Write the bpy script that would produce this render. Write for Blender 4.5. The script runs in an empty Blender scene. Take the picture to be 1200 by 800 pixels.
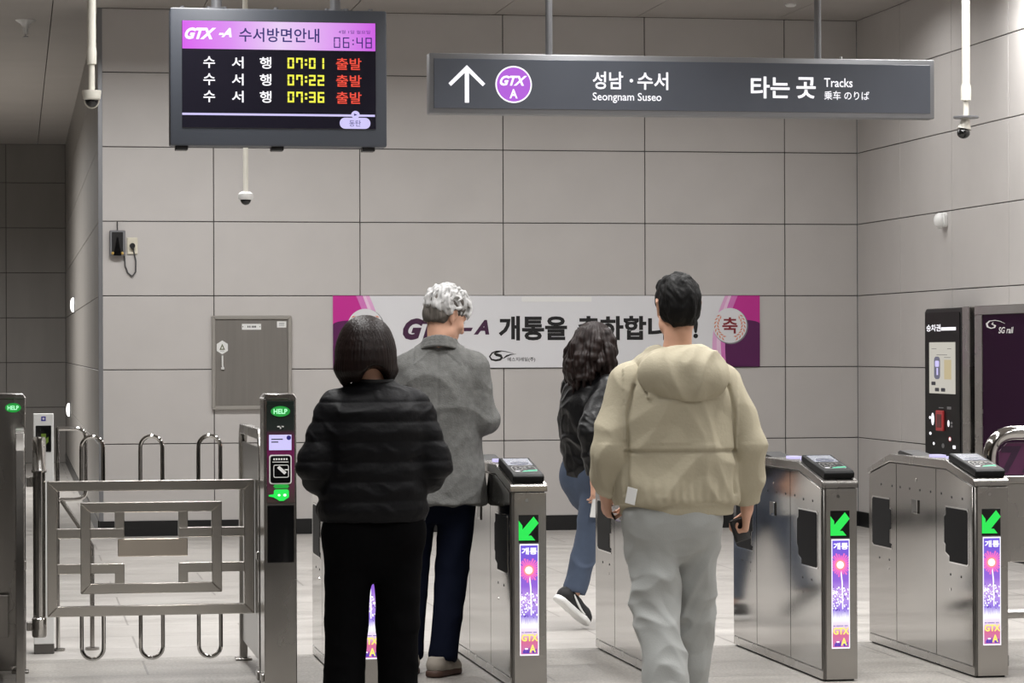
import bpy, bmesh, math, random
import numpy as np
from mathutils import Vector, Matrix, noise as mnoise
SC = bpy.context.scene
COL = SC.collection
random.seed(7)

# ------------------------------------------------------------------ camera
TH = math.radians(9.94); ROLL = math.radians(0.2); PITCH = math.atan(8.9/3320)
fwd = Vector((math.sin(TH)*math.cos(PITCH), math.cos(TH)*math.cos(PITCH), math.sin(PITCH)))
rt0 = Vector((math.cos(TH), -math.sin(TH), 0)); up0 = rt0.cross(fwd)
rt = rt0*math.cos(ROLL)-up0*math.sin(ROLL); up = up0*math.cos(ROLL)+rt0*math.sin(ROLL)
cam = bpy.data.cameras.new('camera'); cam.sensor_width = 36; cam.lens = 36*3320/1200
cam.clip_end = 200
camo = bpy.data.objects.new('camera', cam); COL.objects.link(camo)
camo.matrix_world = Matrix((( rt.x, up.x, -fwd.x, 0), (rt.y, up.y, -fwd.y, 0), (rt.z, up.z, -fwd.z, 1.5), (0,0,0,1)))
SC.camera = camo

# ------------------------------------------------------------------ view, world, lights
vs = SC.view_settings
vs.view_transform = 'Standard'; vs.look = 'None'; vs.gamma = 1; vs.use_curve_mapping = False
vs.exposure = 0.0
W = bpy.data.worlds.new('world'); SC.world = W; W.use_nodes = True
W.node_tree.nodes['Background'].inputs[0].default_value = (1, 1, 1, 1)
W.node_tree.nodes['Background'].inputs[1].default_value = 0.10

def area(name, loc, sx, sy, power, spread=180, col=(1, 0.99, 0.98)):
    l = bpy.data.lights.new(name, 'AREA'); l.shape = 'RECTANGLE'; l.size = sx; l.size_y = sy
    l.energy = power; l.color = col; l.spread = math.radians(spread)
    o = bpy.data.objects.new(name, l); COL.objects.link(o); o.location = loc
    return o
# rows of ceiling lamps over the hall, unseen above the picture; extra brightening lights come last
for x in (0.9, 3.4, 5.9):
    for y, pw in ((3.0, 30), (7.0, 55), (11.0, 88), (14.6, 80), (17.6, 48)):
        area('ceiling_lamp', (x, y, 4.2), 0.35, 2.6, pw, 135)
area('ceiling_lamp', (6.55, 18.7, 4.2), 0.2, 0.6, 34, 160)
area('ceiling_lamp', (3.3, 20.7, 4.2), 6.4, 0.25, 98, 163)  # unseen wash row, added to grade the back wall's brightness
area('ceiling_lamp', (0.9, 20.7, 4.2), 1.4, 0.25, 66, 163)  # extra unseen light, added to brighten the left end of the back wall
area('ceiling_lamp', (-2.5, 30.0, 4.2), 0.3, 5.0, 640, 165)  # strong unseen light, added to lift the dark recess

# ------------------------------------------------------------------ materials
def lin(c):
    return tuple(((v/255)/12.92 if v/255 <= 0.04045 else ((v/255+0.055)/1.055)**2.4) for v in c)
def mat(name, rgb, rough=0.5, metal=0.0, emit=0.0, bump=0.0, bscale=60, bstretch=(1,1,1), var=0.0, vscale=6,
        vstretch=(1,1,1), coat=0.0, spec=0.5, sheen=0.0, rvar=0.0):
    m = bpy.data.materials.new(name); m.use_nodes = True
    nt = m.node_tree; b = nt.nodes['Principled BSDF']; c = lin(rgb)
    b.inputs['Base Color'].default_value = (*c, 1); b.inputs['Roughness'].default_value = rough
    b.inputs['Metallic'].default_value = metal; b.inputs['Specular IOR Level'].default_value = spec
    b.inputs['Coat Weight'].default_value = coat
    if sheen: b.inputs['Sheen Weight'].default_value = sheen
    if emit:
        b.inputs['Emission Color'].default_value = (*c, 1); b.inputs['Emission Strength'].default_value = emit
        b.inputs['Base Color'].default_value = (0.01, 0.01, 0.01, 1)
    tc = nt.nodes.new('ShaderNodeTexCoord')
    def nz(scale, st, det=4):
        mp = nt.nodes.new('ShaderNodeMapping'); mp.inputs['Scale'].default_value = st
        nt.links.new(tc.outputs['Object'], mp.inputs['Vector'])
        n = nt.nodes.new('ShaderNodeTexNoise'); n.inputs['Scale'].default_value = scale; n.inputs['Detail'].default_value = det
        nt.links.new(mp.outputs[0], n.inputs['Vector']); return n
    if var:
        n = nz(vscale, vstretch)
        r = nt.nodes.new('ShaderNodeMapRange'); r.inputs[1].default_value = 0.3; r.inputs[2].default_value = 0.7
        r.inputs[3].default_value = 1-var; r.inputs[4].default_value = 1+var
        nt.links.new(n.outputs[0], r.inputs[0])
        mx = nt.nodes.new('ShaderNodeVectorMath'); mx.operation = 'SCALE'; mx.inputs[0].default_value = c
        nt.links.new(r.outputs[0], mx.inputs['Scale']); nt.links.new(mx.outputs[0], b.inputs['Base Color'])
    if rvar:
        n = nz(vscale, vstretch)
        r = nt.nodes.new('ShaderNodeMapRange'); r.inputs[1].default_value = 0.3; r.inputs[2].default_value = 0.7
        r.inputs[3].default_value = max(0.02, rough-rvar); r.inputs[4].default_value = rough+rvar
        nt.links.new(n.outputs[0], r.inputs[0]); nt.links.new(r.outputs[0], b.inputs['Roughness'])
    if bump:
        n = nz(bscale, bstretch)
        bp = nt.nodes.new('ShaderNodeBump'); bp.inputs['Strength'].default_value = bump; bp.inputs['Distance'].default_value = 0.01
        nt.links.new(n.outputs[0], bp.inputs['Height']); nt.links.new(bp.outputs[0], b.inputs['Normal'])
    return m

MT = {}
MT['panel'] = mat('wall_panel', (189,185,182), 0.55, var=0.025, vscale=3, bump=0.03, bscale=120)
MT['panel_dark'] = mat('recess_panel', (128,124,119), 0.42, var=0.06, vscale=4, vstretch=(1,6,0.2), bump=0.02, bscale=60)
MT['gap'] = mat('panel_joint', (70,67,65), 0.8)
MT['ceil'] = mat('ceiling_board', (165,160,155), 0.8, var=0.03, vscale=2)
MT['base'] = mat('baseboard_black', (22,22,23), 0.35)
MT['steel'] = mat('brushed_steel', (174,171,167), 0.26, 1.0, bump=0.012, bscale=30, bstretch=(1,1,0.04), rvar=0.06, vscale=2.5)
MT['gate_steel'] = mat('satin_gate_steel', (212,208,202), 0.24, 1.0)
MT['steel_side'] = mat('smooth_steel', (160,157,153), 0.10, 1.0, rvar=0.02, vscale=2)
MT['steel_dark'] = mat('dark_steel', (118,116,113), 0.30, 1.0)
MT['chrome'] = mat('polished_steel', (206,204,201), 0.09, 1.0)
MT['black_gloss'] = mat('black_gloss', (14,14,15), 0.12, coat=0.3)
MT['black'] = mat('black_plastic', (20,20,21), 0.45)
MT['window'] = mat('smoked_panel', (24,24,25), 0.5, spec=0.06)
MT['housing'] = mat('slate_housing', (70,74,82), 0.42, bump=0.02, bscale=200)
MT['alu'] = mat('grey_aluminium', (140,141,144), 0.4, 0.6)
MT['white_pipe'] = mat('cream_paint', (222,219,208), 0.45)
MT['white'] = mat('white_plastic', (226,226,224), 0.4)
MT['screen'] = mat('led_black', (24,22,34), 0.25, emit=0.0)
MT['e_white'] = mat('lit_white', (252,250,255), emit=1.15)
MT['e_yellow'] = mat('lit_yellow', (240,238,70), emit=1.1)
MT['e_red'] = mat('lit_red', (240,72,52), emit=1.0)
MT['e_navy'] = mat('lit_navy', (28,18,120), emit=0.8)
MT['e_green'] = mat('lit_green', (20,228,78), emit=1.05)
MT['reader_black'] = mat('reader_black', (11,11,12), 0.45, spec=0.15)
MT['e_teal'] = mat('lit_teal', (60,215,165), emit=0.9)
MT['e_lav'] = mat('lit_lavender', (208,200,250), emit=1.0)
MT['e_grayblue'] = mat('lcd_grey_blue', (150,156,178), 0.2, emit=0.55)
MT['e_cream'] = mat('lcd_cream', (205,201,190), emit=0.85)
MT['e_lamp'] = mat('lamp_glow', (255,253,246), emit=3.0)  # glow standing in for a reflection on the recess wall
MT['lcd_dark'] = mat('lcd_dark', (62,66,82), 0.3)
MT['purple'] = mat('purple_print', (88,24,82), 0.4)
MT['magenta'] = mat('magenta_print', (196,44,146), 0.4)
MT['pink'] = mat('pink_print', (226,170,212), 0.4)
MT['banner'] = mat('banner_vinyl', (222,222,225), 0.45, bump=0.05, bscale=4)
MT['ink'] = mat('black_print', (16,15,16), 0.5)
MT['plum'] = mat('plum_print', (66,28,62), 0.5)
MT['rust'] = mat('laurel_print', (214,140,112), 0.5)
MT['maroon'] = mat('maroon_print', (130,26,40), 0.5)
MT['logo_purple'] = mat('lit_logo_purple', (182,92,222), emit=0.95)

def gradient_mat(name, stops, axis, lo, hi, emit=1.0, rough=0.4):
    """colour bands that belong to a print or a screen picture, along one object axis"""
    m = bpy.data.materials.new(name); m.use_nodes = True; nt = m.node_tree; b = nt.nodes['Principled BSDF']
    tc = nt.nodes.new('ShaderNodeTexCoord'); sp = nt.nodes.new('ShaderNodeSeparateXYZ')
    nt.links.new(tc.outputs['Object'], sp.inputs[0])
    mr = nt.nodes.new('ShaderNodeMapRange'); mr.inputs[1].default_value = lo; mr.inputs[2].default_value = hi
    nt.links.new(sp.outputs[axis], mr.inputs[0])
    cr = nt.nodes.new('ShaderNodeValToRGB'); nt.links.new(mr.outputs[0], cr.inputs[0])
    e = cr.color_ramp.elements
    while len(e) < len(stops): e.new(0.5)
    for el, (p, c) in zip(e, stops): el.position = p; el.color = (*lin(c), 1)
    b.inputs['Roughness'].default_value = rough
    if emit:
        nt.links.new(cr.outputs[0], b.inputs['Emission Color']); b.inputs['Emission Strength'].default_value = emit
        b.inputs['Base Color'].default_value = (0.01,0.01,0.01,1)
    else: nt.links.new(cr.outputs[0], b.inputs['Base Color'])
    return m

def floor_mat(name, c1, c2, mo, lo, hi, nsc):
    m = bpy.data.materials.new(name); m.use_nodes = True; nt = m.node_tree; b = nt.nodes['Principled BSDF']
    tc = nt.nodes.new('ShaderNodeTexCoord')
    br = nt.nodes.new('ShaderNodeTexBrick'); br.offset = 0.5
    for k, v in (('Scale', 1.0), ('Mortar Size', 0.006), ('Mortar Smooth', 0.2), ('Bias', 0.0), ('Brick Width', 1.2), ('Row Height', 0.6)):
        br.inputs[k].default_value = v
    br.inputs['Color1'].default_value = (*lin(c1),1); br.inputs['Color2'].default_value = (*lin(c2),1)
    br.inputs['Mortar'].default_value = (*lin(mo),1)
    nt.links.new(tc.outputs['Object'], br.inputs['Vector'])
    n = nt.nodes.new('ShaderNodeTexNoise'); n.inputs['Scale'].default_value = nsc; n.inputs['Detail'].default_value = 6
    n2 = nt.nodes.new('ShaderNodeTexNoise'); n2.inputs['Scale'].default_value = 1.4; n2.inputs['Detail'].default_value = 5
    mp = nt.nodes.new('ShaderNodeMapping'); mp.inputs['Scale'].default_value = (1, 3, 1)
    nt.links.new(tc.outputs['Object'], n.inputs['Vector']); nt.links.new(tc.outputs['Object'], mp.inputs[0]); nt.links.new(mp.outputs[0], n2.inputs['Vector'])
    def rng(node, a, c):
        r = nt.nodes.new('ShaderNodeMapRange'); r.inputs[1].default_value = 0.3; r.inputs[2].default_value = 0.7
        r.inputs[3].default_value = a; r.inputs[4].default_value = c; nt.links.new(node.outputs[0], r.inputs[0]); return r
    r1 = rng(n, lo, hi); r2 = rng(n2, 0.9, 1.07)
    mm = nt.nodes.new('ShaderNodeMath'); mm.operation = 'MULTIPLY'; nt.links.new(r1.outputs[0], mm.inputs[0]); nt.links.new(r2.outputs[0], mm.inputs[1])
    sc = nt.nodes.new('ShaderNodeVectorMath'); sc.operation = 'SCALE'
    nt.links.new(br.outputs['Color'], sc.inputs[0]); nt.links.new(mm.outputs[0], sc.inputs['Scale']); nt.links.new(sc.outputs[0], b.inputs['Base Color'])
    r3 = rng(n2, 0.30, 0.5); nt.links.new(r3.outputs[0], b.inputs['Roughness'])
    return m
MT['floor'] = floor_mat('polished_tile', (170,166,161), (162,158,153), (128,124,120), 0.92, 1.06, 60)
MT['floor_rough'] = floor_mat('flamed_granite', (152,148,142), (143,139,134), (112,109,105), 0.62, 1.32, 75)

# ------------------------------------------------------------------ mesh builder
def rot_to(d):
    return Vector((0,0,1)).rotation_difference(Vector(d).normalized()).to_matrix().to_4x4()
def rounded(pts, r, n=6, closed=False):
    pts = [Vector(p) for p in pts]; out = []; N = len(pts)
    for i, p in enumerate(pts):
        if not closed and i in (0, N-1): out.append(p); continue
        a = pts[(i-1) % N]-p; b = pts[(i+1) % N]-p
        rr = min(r, a.length*0.49, b.length*0.49)
        p0 = p+a.normalized()*rr; p1 = p+b.normalized()*rr
        for k in range(n+1):
            t = k/n; out.append(p0*(1-t)**2 + p*2*t*(1-t) + p1*t*t)
    return out
class M:
    def __init__(s): s.bm = bmesh.new(); s.mats = []; s.cur = 0
    def use(s, m):
        if m not in s.mats: s.mats.append(m)
        s.cur = s.mats.index(m); return s
    def _merge(s, b):
        for f in b.faces: f.material_index = s.cur
        me = bpy.data.meshes.new('tmp'); b.to_mesh(me); b.free(); s.bm.from_mesh(me); bpy.data.meshes.remove(me)
    def box(s, x0, x1, y0, y1, z0, z1, bev=0, seg=1):
        b = bmesh.new()
        bmesh.ops.create_cube(b, size=1, matrix=Matrix.Translation(((x0+x1)/2,(y0+y1)/2,(z0+z1)/2)) @ Matrix.Diagonal((abs(x1-x0),abs(y1-y0),abs(z1-z0),1)))
        if bev: bmesh.ops.bevel(b, geom=b.edges[:], offset=bev, segments=seg, profile=0.5, affect='EDGES')
        s._merge(b); return s
    def prism(s, poly, plane, d0, d1, bev=0):
        """poly in 'xz' (depth along y), 'yz' (along x) or 'xy' (along z)"""
        b = bmesh.new()
        f = {'xz': lambda p, d: (p[0], d, p[1]), 'yz': lambda p, d: (d, p[0], p[1]), 'xy': lambda p, d: (p[0], p[1], d)}[plane]
        A = [b.verts.new(f(p, d0)) for p in poly]; Bv = [b.verts.new(f(p, d1)) for p in poly]; n = len(poly)
        b.faces.new(A); b.faces.new(Bv[::-1])
        for i in range(n): b.faces.new((A[i], Bv[i], Bv[(i+1) % n], A[(i+1) % n]))
        bmesh.ops.recalc_face_normals(b, faces=b.faces[:])
        if bev: bmesh.ops.bevel(b, geom=b.edges[:], offset=bev, segments=1, profile=0.5, affect='EDGES')
        s._merge(b); return s
    def cyl(s, a, c, r, r2=None, seg=20):
        a = Vector(a); c = Vector(c); d = c-a; b = bmesh.new()
        bmesh.ops.create_cone(b, cap_ends=True, segments=seg, radius1=r, radius2=r if r2 is None else r2, depth=d.length,
                              matrix=Matrix.Translation((a+c)/2) @ rot_to(d))
        s._merge(b); return s
    def sph(s, c, r, sx=1, sy=1, sz=1, u=20, v=12):
        b = bmesh.new()
        bmesh.ops.create_uvsphere(b, u_segments=u, v_segments=v, radius=r, matrix=Matrix.Translation(c) @ Matrix.Diagonal((sx,sy,sz,1)))
        s._merge(b); return s
    def tube(s, pts, r, closed=False, seg=12):
        pts = [Vector(p) for p in pts]; n = len(pts); b = bmesh.new(); rings = []
        def tan(i):
            if closed: return (pts[(i+1) % n]-pts[(i-1) % n]).normalized()
            return (pts[min(i+1, n-1)]-pts[max(i-1, 0)]).normalized()
        t0 = tan(0); nrm = t0.orthogonal().normalized()
        for i in range(n):
            t = tan(i); nrm = (nrm - t*nrm.dot(t)).normalized(); bi = t.cross(nrm)
            rr = r[i] if isinstance(r, (list, tuple)) else r
            rings.append([b.verts.new(pts[i]+(nrm*math.cos(2*math.pi*k/seg)+bi*math.sin(2*math.pi*k/seg))*rr) for k in range(seg)])
        for i in range(n if closed else n-1):
            A = rings[i]; Bq = rings[(i+1) % n]
            off = 0
            if closed and i == n-1:
                off = min(range(seg), key=lambda o: (A[0].co-Bq[o].co).length)
            for k in range(seg): b.faces.new((A[k], A[(k+1) % seg], Bq[(k+1+off) % seg], Bq[(k+off) % seg]))
        if not closed: b.faces.new(rings[0][::-1]); b.faces.new(rings[-1])
        bmesh.ops.recalc_face_normals(b, faces=b.faces[:])
        s._merge(b); return s
    def lathe(s, prof, c, seg=28, d=(0,0,1)):
        b = bmesh.new(); R = Matrix.Translation(c) @ rot_to(d); rings = []
        for r, z in prof:
            rings.append([b.verts.new(R @ Vector((max(r,1e-4)*math.cos(2*math.pi*k/seg), max(r,1e-4)*math.sin(2*math.pi*k/seg), z))) for k in range(seg)])
        for A, Bq in zip(rings, rings[1:]):
            for k in range(seg): b.faces.new((A[k], A[(k+1) % seg], Bq[(k+1) % seg], Bq[k]))
        b.faces.new(rings[0][::-1]); b.faces.new(rings[-1])
        bmesh.ops.recalc_face_normals(b, faces=b.faces[:]); s._merge(b); return s
    def poly(s, pts):
        f = s.bm.faces.new([s.bm.verts.new(p) for p in pts]); f.material_index = s.cur; return s
    def flat(s, pts2, place):
        """flat polygon: 2-D points put through place(x, z)"""
        return s.poly([place(*p) for p in pts2])
    def text(s, body, x0, x1, z0, z1, place, bold=0.0, shear=0.0, res=3):
        me = text_mesh(body, bold, shear, res)
        vs_, fs = me; ax = min(v[0] for v in vs_); bx = max(v[0] for v in vs_); ay = min(v[1] for v in vs_); by = max(v[1] for v in vs_)
        vv = [s.bm.verts.new(place(x0+(v[0]-ax)/(bx-ax)*(x1-x0), z0+(v[1]-ay)/(by-ay)*(z1-z0))) for v in vs_]
        for f in fs:
            try: q = s.bm.faces.new([vv[i] for i in f]); q.material_index = s.cur
            except ValueError: pass
        return s
    def build(s, name, m=None, parent=None, loc=None, smooth=True):
        me = bpy.data.meshes.new(name); s.bm.to_mesh(me); s.bm.free()
        if m is not None: me.materials.append(m)
        for q in s.mats: me.materials.append(q)
        if smooth:
            me.polygons.foreach_set('use_smooth', [True]*len(me.polygons)); me.set_sharp_from_angle(angle=0.6)
        o = bpy.data.objects.new(name, me); COL.objects.link(o)
        if parent: o.parent = parent
        if loc: o.location = loc
        return o
_tc = {}
def text_mesh(body, bold, shear, res):
    key = (body, bold, shear)
    if key in _tc: return _tc[key]
    c = bpy.data.curves.new('lettering', 'FONT'); c.body = body; c.offset = bold; c.shear = shear; c.resolution_u = res
    o = bpy.data.objects.new('lettering', c); COL.objects.link(o)
    dg = bpy.context.evaluated_depsgraph_get(); ev = o.evaluated_get(dg); me = ev.to_mesh()
    r = ([tuple(v.co) for v in me.vertices], [tuple(p.vertices) for p in me.polygons])
    ev.to_mesh_clear(); bpy.data.objects.remove(o); bpy.data.curves.remove(c)
    _tc[key] = r; return r
def front(y): return lambda x, z: (x, y, z)           # a picture facing -Y
def tag(o, label, cat, group=None, kind=None):
    o['label'] = label; o['category'] = cat
    if group: o['group'] = group
    if kind: o['kind'] = kind
    return o
def thing(name, loc, label, cat, rz=0, group=None):
    o = bpy.data.objects.new(name, None); COL.objects.link(o); o.location = loc; o.rotation_euler = (0,0,rz)
    o.empty_display_size = 0.1
    return tag(o, label, cat, group)
def struct(o, label=None, cat=None):
    o['kind'] = 'structure'
    o['label'] = label or o.name.replace('_', ' '); o['category'] = cat or o.name.split('_')[0]
    return o
def kids(o): return [c for c in COL.objects if c.parent == o]
def dup(o, parent=None):
    c = o.copy(); COL.objects.link(c)
    if parent: c.parent = parent
    for ch in kids(o): dup(ch, c)
    return c
def circ(cx, cz, rx, rz=None, n=40, a0=0, a1=2*math.pi):
    rz = rx if rz is None else rz
    return [(cx+rx*math.cos(a0+(a1-a0)*k/n), cz+rz*math.sin(a0+(a1-a0)*k/n)) for k in range(n)]
def rrect(x0, x1, z0, z1, r, n=5):
    p = []
    for cx, cz, a in ((x1-r, z1-r, 0), (x0+r, z1-r, 90), (x0+r, z0+r, 180), (x1-r, z0+r, 270)):
        for k in range(n+1):
            t = math.radians(a+90*k/n); p.append((cx+r*math.cos(t), cz+r*math.sin(t)))
    return p
def ring2(m, place, cx, cz, r0, r1, n=40):
    for k in range(n):
        a, b = 2*math.pi*k/n, 2*math.pi*(k+1)/n
        m.flat([(cx+r0*math.cos(a), cz+r0*math.sin(a)), (cx+r1*math.cos(a), cz+r1*math.sin(a)),
                (cx+r1*math.cos(b), cz+r1*math.sin(b)), (cx+r0*math.cos(b), cz+r0*math.sin(b))], place)
def stroke(m, place, pts, w):
    """a flat stroke along 2-D points, w a width or one width per point"""
    n = len(pts); L = []; R = []
    for i in range(n):
        a = pts[max(i-1,0)]; b = pts[min(i+1,n-1)]; dx, dz = b[0]-a[0], b[1]-a[1]; l = math.hypot(dx,dz) or 1
        ww = (w[i] if isinstance(w,(list,tuple)) else w)/2
        L.append((pts[i][0]-dz/l*ww, pts[i][1]+dx/l*ww)); R.append((pts[i][0]+dz/l*ww, pts[i][1]-dx/l*ww))
    for i in range(n-1): m.flat([L[i], R[i], R[i+1], L[i+1]], place)

# ------------------------------------------------------------------ the room
ROWS = [0.0, 0.744, 1.343, 1.940, 2.541, 3.142, 3.744, 4.26]
def panels(name, seams, kind, const, m, thick=0.02, gap=0.0075):
    b = M()
    for a, c in zip(seams, seams[1:]):
        for z0, z1 in zip(ROWS, ROWS[1:]):
            g = gap/2
            b.use(m)
            if kind == 'y': b.box(a+g, c-g, const, const+thick, z0+g, z1-g, 0.0025)
            elif kind == 'x+': b.box(const, const+thick, a+g, c-g, z0+g, z1-g, 0.0025)
    b.use(MT['gap'])
    if kind == 'y': b.box(seams[0], seams[-1], const+0.008, const+0.15, 0, 4.26)
    else: b.box(const+0.008, const+0.15, seams[0], seams[-1], 0, 4.26)
    return b
WY, WX, RX, FY = 23.05, 7.003, 0.664, 38.4
struct(panels('wall_back', [RX,1.586,2.78,3.97,5.168,6.371,WX], 'y', WY, MT['panel']).build('wall_back'), 'light grey panelled wall behind the gates', 'wall')
ys = [WY, 21.87, 20.60, 19.35]
while ys[-1] > -8: ys.append(ys[-1]-1.25)
struct(panels('wall_right', ys[::-1], 'x+', WX, MT['panel']).build('wall_right'), 'light grey panelled wall on the right', 'wall')
ys = [WY+0.02]
while ys[-1] < FY: ys.append(min(FY, ys[-1]+1.2))
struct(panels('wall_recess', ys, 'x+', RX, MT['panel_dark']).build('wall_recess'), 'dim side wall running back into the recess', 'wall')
xs = [RX]
xs.append(-0.12)
while xs[-1] > -9: xs.append(xs[-1]-1.2)
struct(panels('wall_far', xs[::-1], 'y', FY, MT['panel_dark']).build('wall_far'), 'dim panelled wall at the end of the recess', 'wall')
struct(M().box(-9.3,-9.1,-8.1,FY,0,4.26).build('wall_left', MT['panel']), 'plain wall on the left', 'wall')
struct(M().box(-9.3,WX+0.15,-8.3,-8.1,0,4.26).build('wall_front', MT['panel']), 'plain wall behind the viewer', 'wall')
struct(M().box(-9.3,WX+0.15,13.93,FY+0.15,-0.1,0).build('floor', MT['floor']), 'pale polished tile floor beyond the gates', 'floor')
struct(M().box(-9.3,WX+0.15,-8.3,13.925,-0.1,0).build('floor', MT['floor_rough']), 'grey rough granite floor in front of and under the gates', 'floor')
cb = M()
x = -9.3
while x < WX+0.15:                                   # long boards with open joints
    cb.box(x+0.004, x+1.196, -8.3, FY+0.15, 4.26, 4.30); x += 1.2
cb.use(MT['gap']); cb.mats = [MT['ceil'], MT['gap']]; 
for f in cb.bm.faces: f.material_index = 0
cb.cur = 1; cb.box(-9.3, WX+0.15, -8.3, FY+0.15, 4.31, 4.36)
struct(cb.build('ceiling'), 'grey board ceiling', 'ceiling')
struct(M().box(RX,WX,WY-0.012,WY-0.001,0,0.125,0.002).build('baseboard_back', MT['base']), 'black baseboard of the back wall', 'baseboard')
struct(M().box(WX-0.012,WX-0.001,-8,WY-0.013,0,0.125,0.002).build('baseboard_right', MT['base']), 'black baseboard of the right wall', 'baseboard')
struct(M().box(RX-0.012,RX-0.001,WY+0.1,FY,0,0.125,0.002).build('baseboard_recess', MT['base']), 'black baseboard in the recess', 'baseboard')
struct(M().box(RX-0.006,RX+0.03,WY-0.012,WY+0.02,0.125,4.26,0.002).build('trim_1', MT['alu']), 'grey metal corner trim', 'trim')

# ------------------------------------------------------------------ fare gates
GX = [1.437, 2.149, 2.861, 3.573, 4.285]; GY = 12.31; GW = 0.16
def make_gate():
    root = thing('fare_gate', (0,0,0), '', 'fare gate', group='fare gates in a row')
    # local y 0 = front face, runs back to 1.62
    prof = [(0.0,0.008),(0.0,0.868),(0.388,0.933),(1.26,0.933),(1.615,0.862),(1.615,0.008)]
    M().prism(prof, 'yz', 0.003, GW-0.003, 0.004).build('body', MT['steel_dark'], root)
    M().box(0.012, GW-0.012, 0.015, 1.60, 0, 0.009).build('base', MT['black'], root)
    cap = [(-0.006,0.869),(-0.006,0.896),(0.004,0.905),(0.392,0.976),(1.258,0.972),(1.63,0.888),(1.62,0.862),(1.26,0.934),(0.388,0.934)]
    M().prism(cap, 'yz', -0.004, GW+0.004, 0.003).build('top_cap', MT['steel'], root)
    def top(y): return np.interp(y, [0,0.388,1.26,1.615], [0.862,0.928,0.928,0.856])
    for sd, xa, xb in (('l', -0.001, 0.004), ('r', GW-0.004, GW+0.001)):
        for y0, y1 in ((0.022,0.535),(0.541,1.148),(1.154,1.606)):
            yy = sorted([y0, y1]+[q for q in (0.388,1.26) if y0 < q < y1])
            poly = [(y0,0.052),(y1,0.052)]+[(q, float(top(q))) for q in yy[::-1]]
            M().prism(poly, 'yz', xa, xb, 0.0012).build('side_panel', MT['steel_side'], root)
        M().box(xa, xb, 0.006, 1.608, 0.009, 0.047, 0.001).build('kick_plate', MT['steel'], root)
        o = -1 if sd == 'l' else 1
        xf = -0.001 if sd == 'l' else GW+0.001
        w0, w1 = sorted((xf+o*0.003, xf-o*0.001)); e0, e1 = sorted((xf+o*0.0015, xf-o*0.001))
        for fw in (True, False):
            if fw: pg = [(0.085,0.51),(0.10,0.505),(0.34,0.505),(0.34,0.53),(0.395,0.545),(0.395,0.58),(0.415,0.59),(0.415,0.71),(0.39,0.72),(0.39,0.755),(0.10,0.755),(0.085,0.745)]
            else: pg = [(1.235,0.505),(1.52,0.505),(1.545,0.515),(1.545,0.735),(1.53,0.745),(1.265,0.745),(1.265,0.70),(1.235,0.695),(1.235,0.60),(1.262,0.595),(1.262,0.53),(1.235,0.525)]
            cy = sum(p[0] for p in pg)/len(pg); cz = sum(p[1] for p in pg)/len(pg)
            fr = M().prism([(cy+(p[0]-cy)*1.035+ (0.004 if p[0]>cy else -0.004), cz+(p[1]-cz)*1.06) for p in pg], 'yz', e0, e1).build('window_frame', MT['chrome'], root)
            M().prism(pg, 'yz', w0, w1, 0.001).build('flap_window', MT['window'], fr)
        for y in (0.16,0.31,0.46,0.62,0.78,0.94,1.09,1.22,1.40):
            M().cyl((xf-o*0.001, y, 0.815-0.01*(y<0.4)), (xf+o*0.0015, y, 0.815-0.01*(y<0.4)), 0.006, seg=10).build('sensor_hole', MT['black'], root)
        for y in (0.18,0.33,1.27,1.43): M().cyl((xf-o*0.001, y, 0.445), (xf+o*0.0015, y, 0.445), 0.006, seg=10).build('sensor_hole', MT['black'], root)
        M().cyl((xf, 0.33, 0.375), (xf+o*0.002, 0.33, 0.375), 0.007, seg=10).cyl((xf, 0.84, 0.86), (xf+o*0.002, 0.84, 0.86), 0.009, seg=10).cyl((xf, 1.28, 0.40), (xf+o*0.002, 1.28, 0.40), 0.006, seg=10).build('lock', MT['chrome'], root)
        la = M().box(min(xf,xf+o*0.003), max(xf,xf+o*0.003), 0.80, 0.90, 0.70, 0.765, 0.001).build('latch', MT['steel_dark'], root)
        M().box(min(xf,xf+o*0.006), max(xf,xf+o*0.006), 0.80, 0.815, 0.70, 0.765, 0.001).box(min(xf,xf+o*0.005), max(xf,xf+o*0.005), 0.80, 0.86, 0.70, 0.712, 0.001).build('latch_edge', MT['chrome'], la)
    M().box(0.014, GW-0.002, -0.005, 0.003, 0.009, 0.866, 0.0015).build('front_panel', MT['steel'], root)
    M().cyl((0.07,-0.005,0.833),(0.07,-0.0075,0.833),0.008,seg=12).build('screw', MT['chrome'], root)
    # green arrow in its dark recess
    f = -0.0065
    ad = M().box(0.034,0.123,f,-0.004,0.645,0.768,0.001).build('arrow_display', MT['black_gloss'], root)
    P = lambda u, v: (0.034+0.086*u, f-0.001, 0.656+0.105*v)
    a = M()
    a.flat([(0,0),(0.86,0),(0.66,0.2),(0.2,0.2),(0.2,0.62),(0,0.84)], P)
    a.flat([(0.2,0.2),(0.5,0.2),(1.04,0.72),(0.78,1.0),(0.2,0.46)], P)
    a.build('arrow', MT['e_green'], ad)
    # lit opening-day picture
    x0, x1, z0, z1 = 0.038, 0.123, 0.148, 0.640
    P = lambda u, v: (x0+(x1-x0)*u, f-0.0004, z0+(z1-z0)*v)
    def L(k): return lambda u, v: (x0+(x1-x0)*u, f-0.0004-0.0002*k, z0+(z1-z0)*v)
    g = gradient_mat('poster_picture', [(0,(205,120,190)),(0.13,(222,110,150)),(0.2,(240,215,240)),(0.26,(252,250,255)),(0.36,(150,120,230)),(0.5,(205,165,240)),(0.62,(150,100,220)),(0.8,(130,90,215)),(1,(112,88,225))], 2, z0, z1, 1.0)
    pm = M().use(g); pm.box(x0, x1, f, -0.004, z0, z1)
    pm.use(MT['e_white'])
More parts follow.
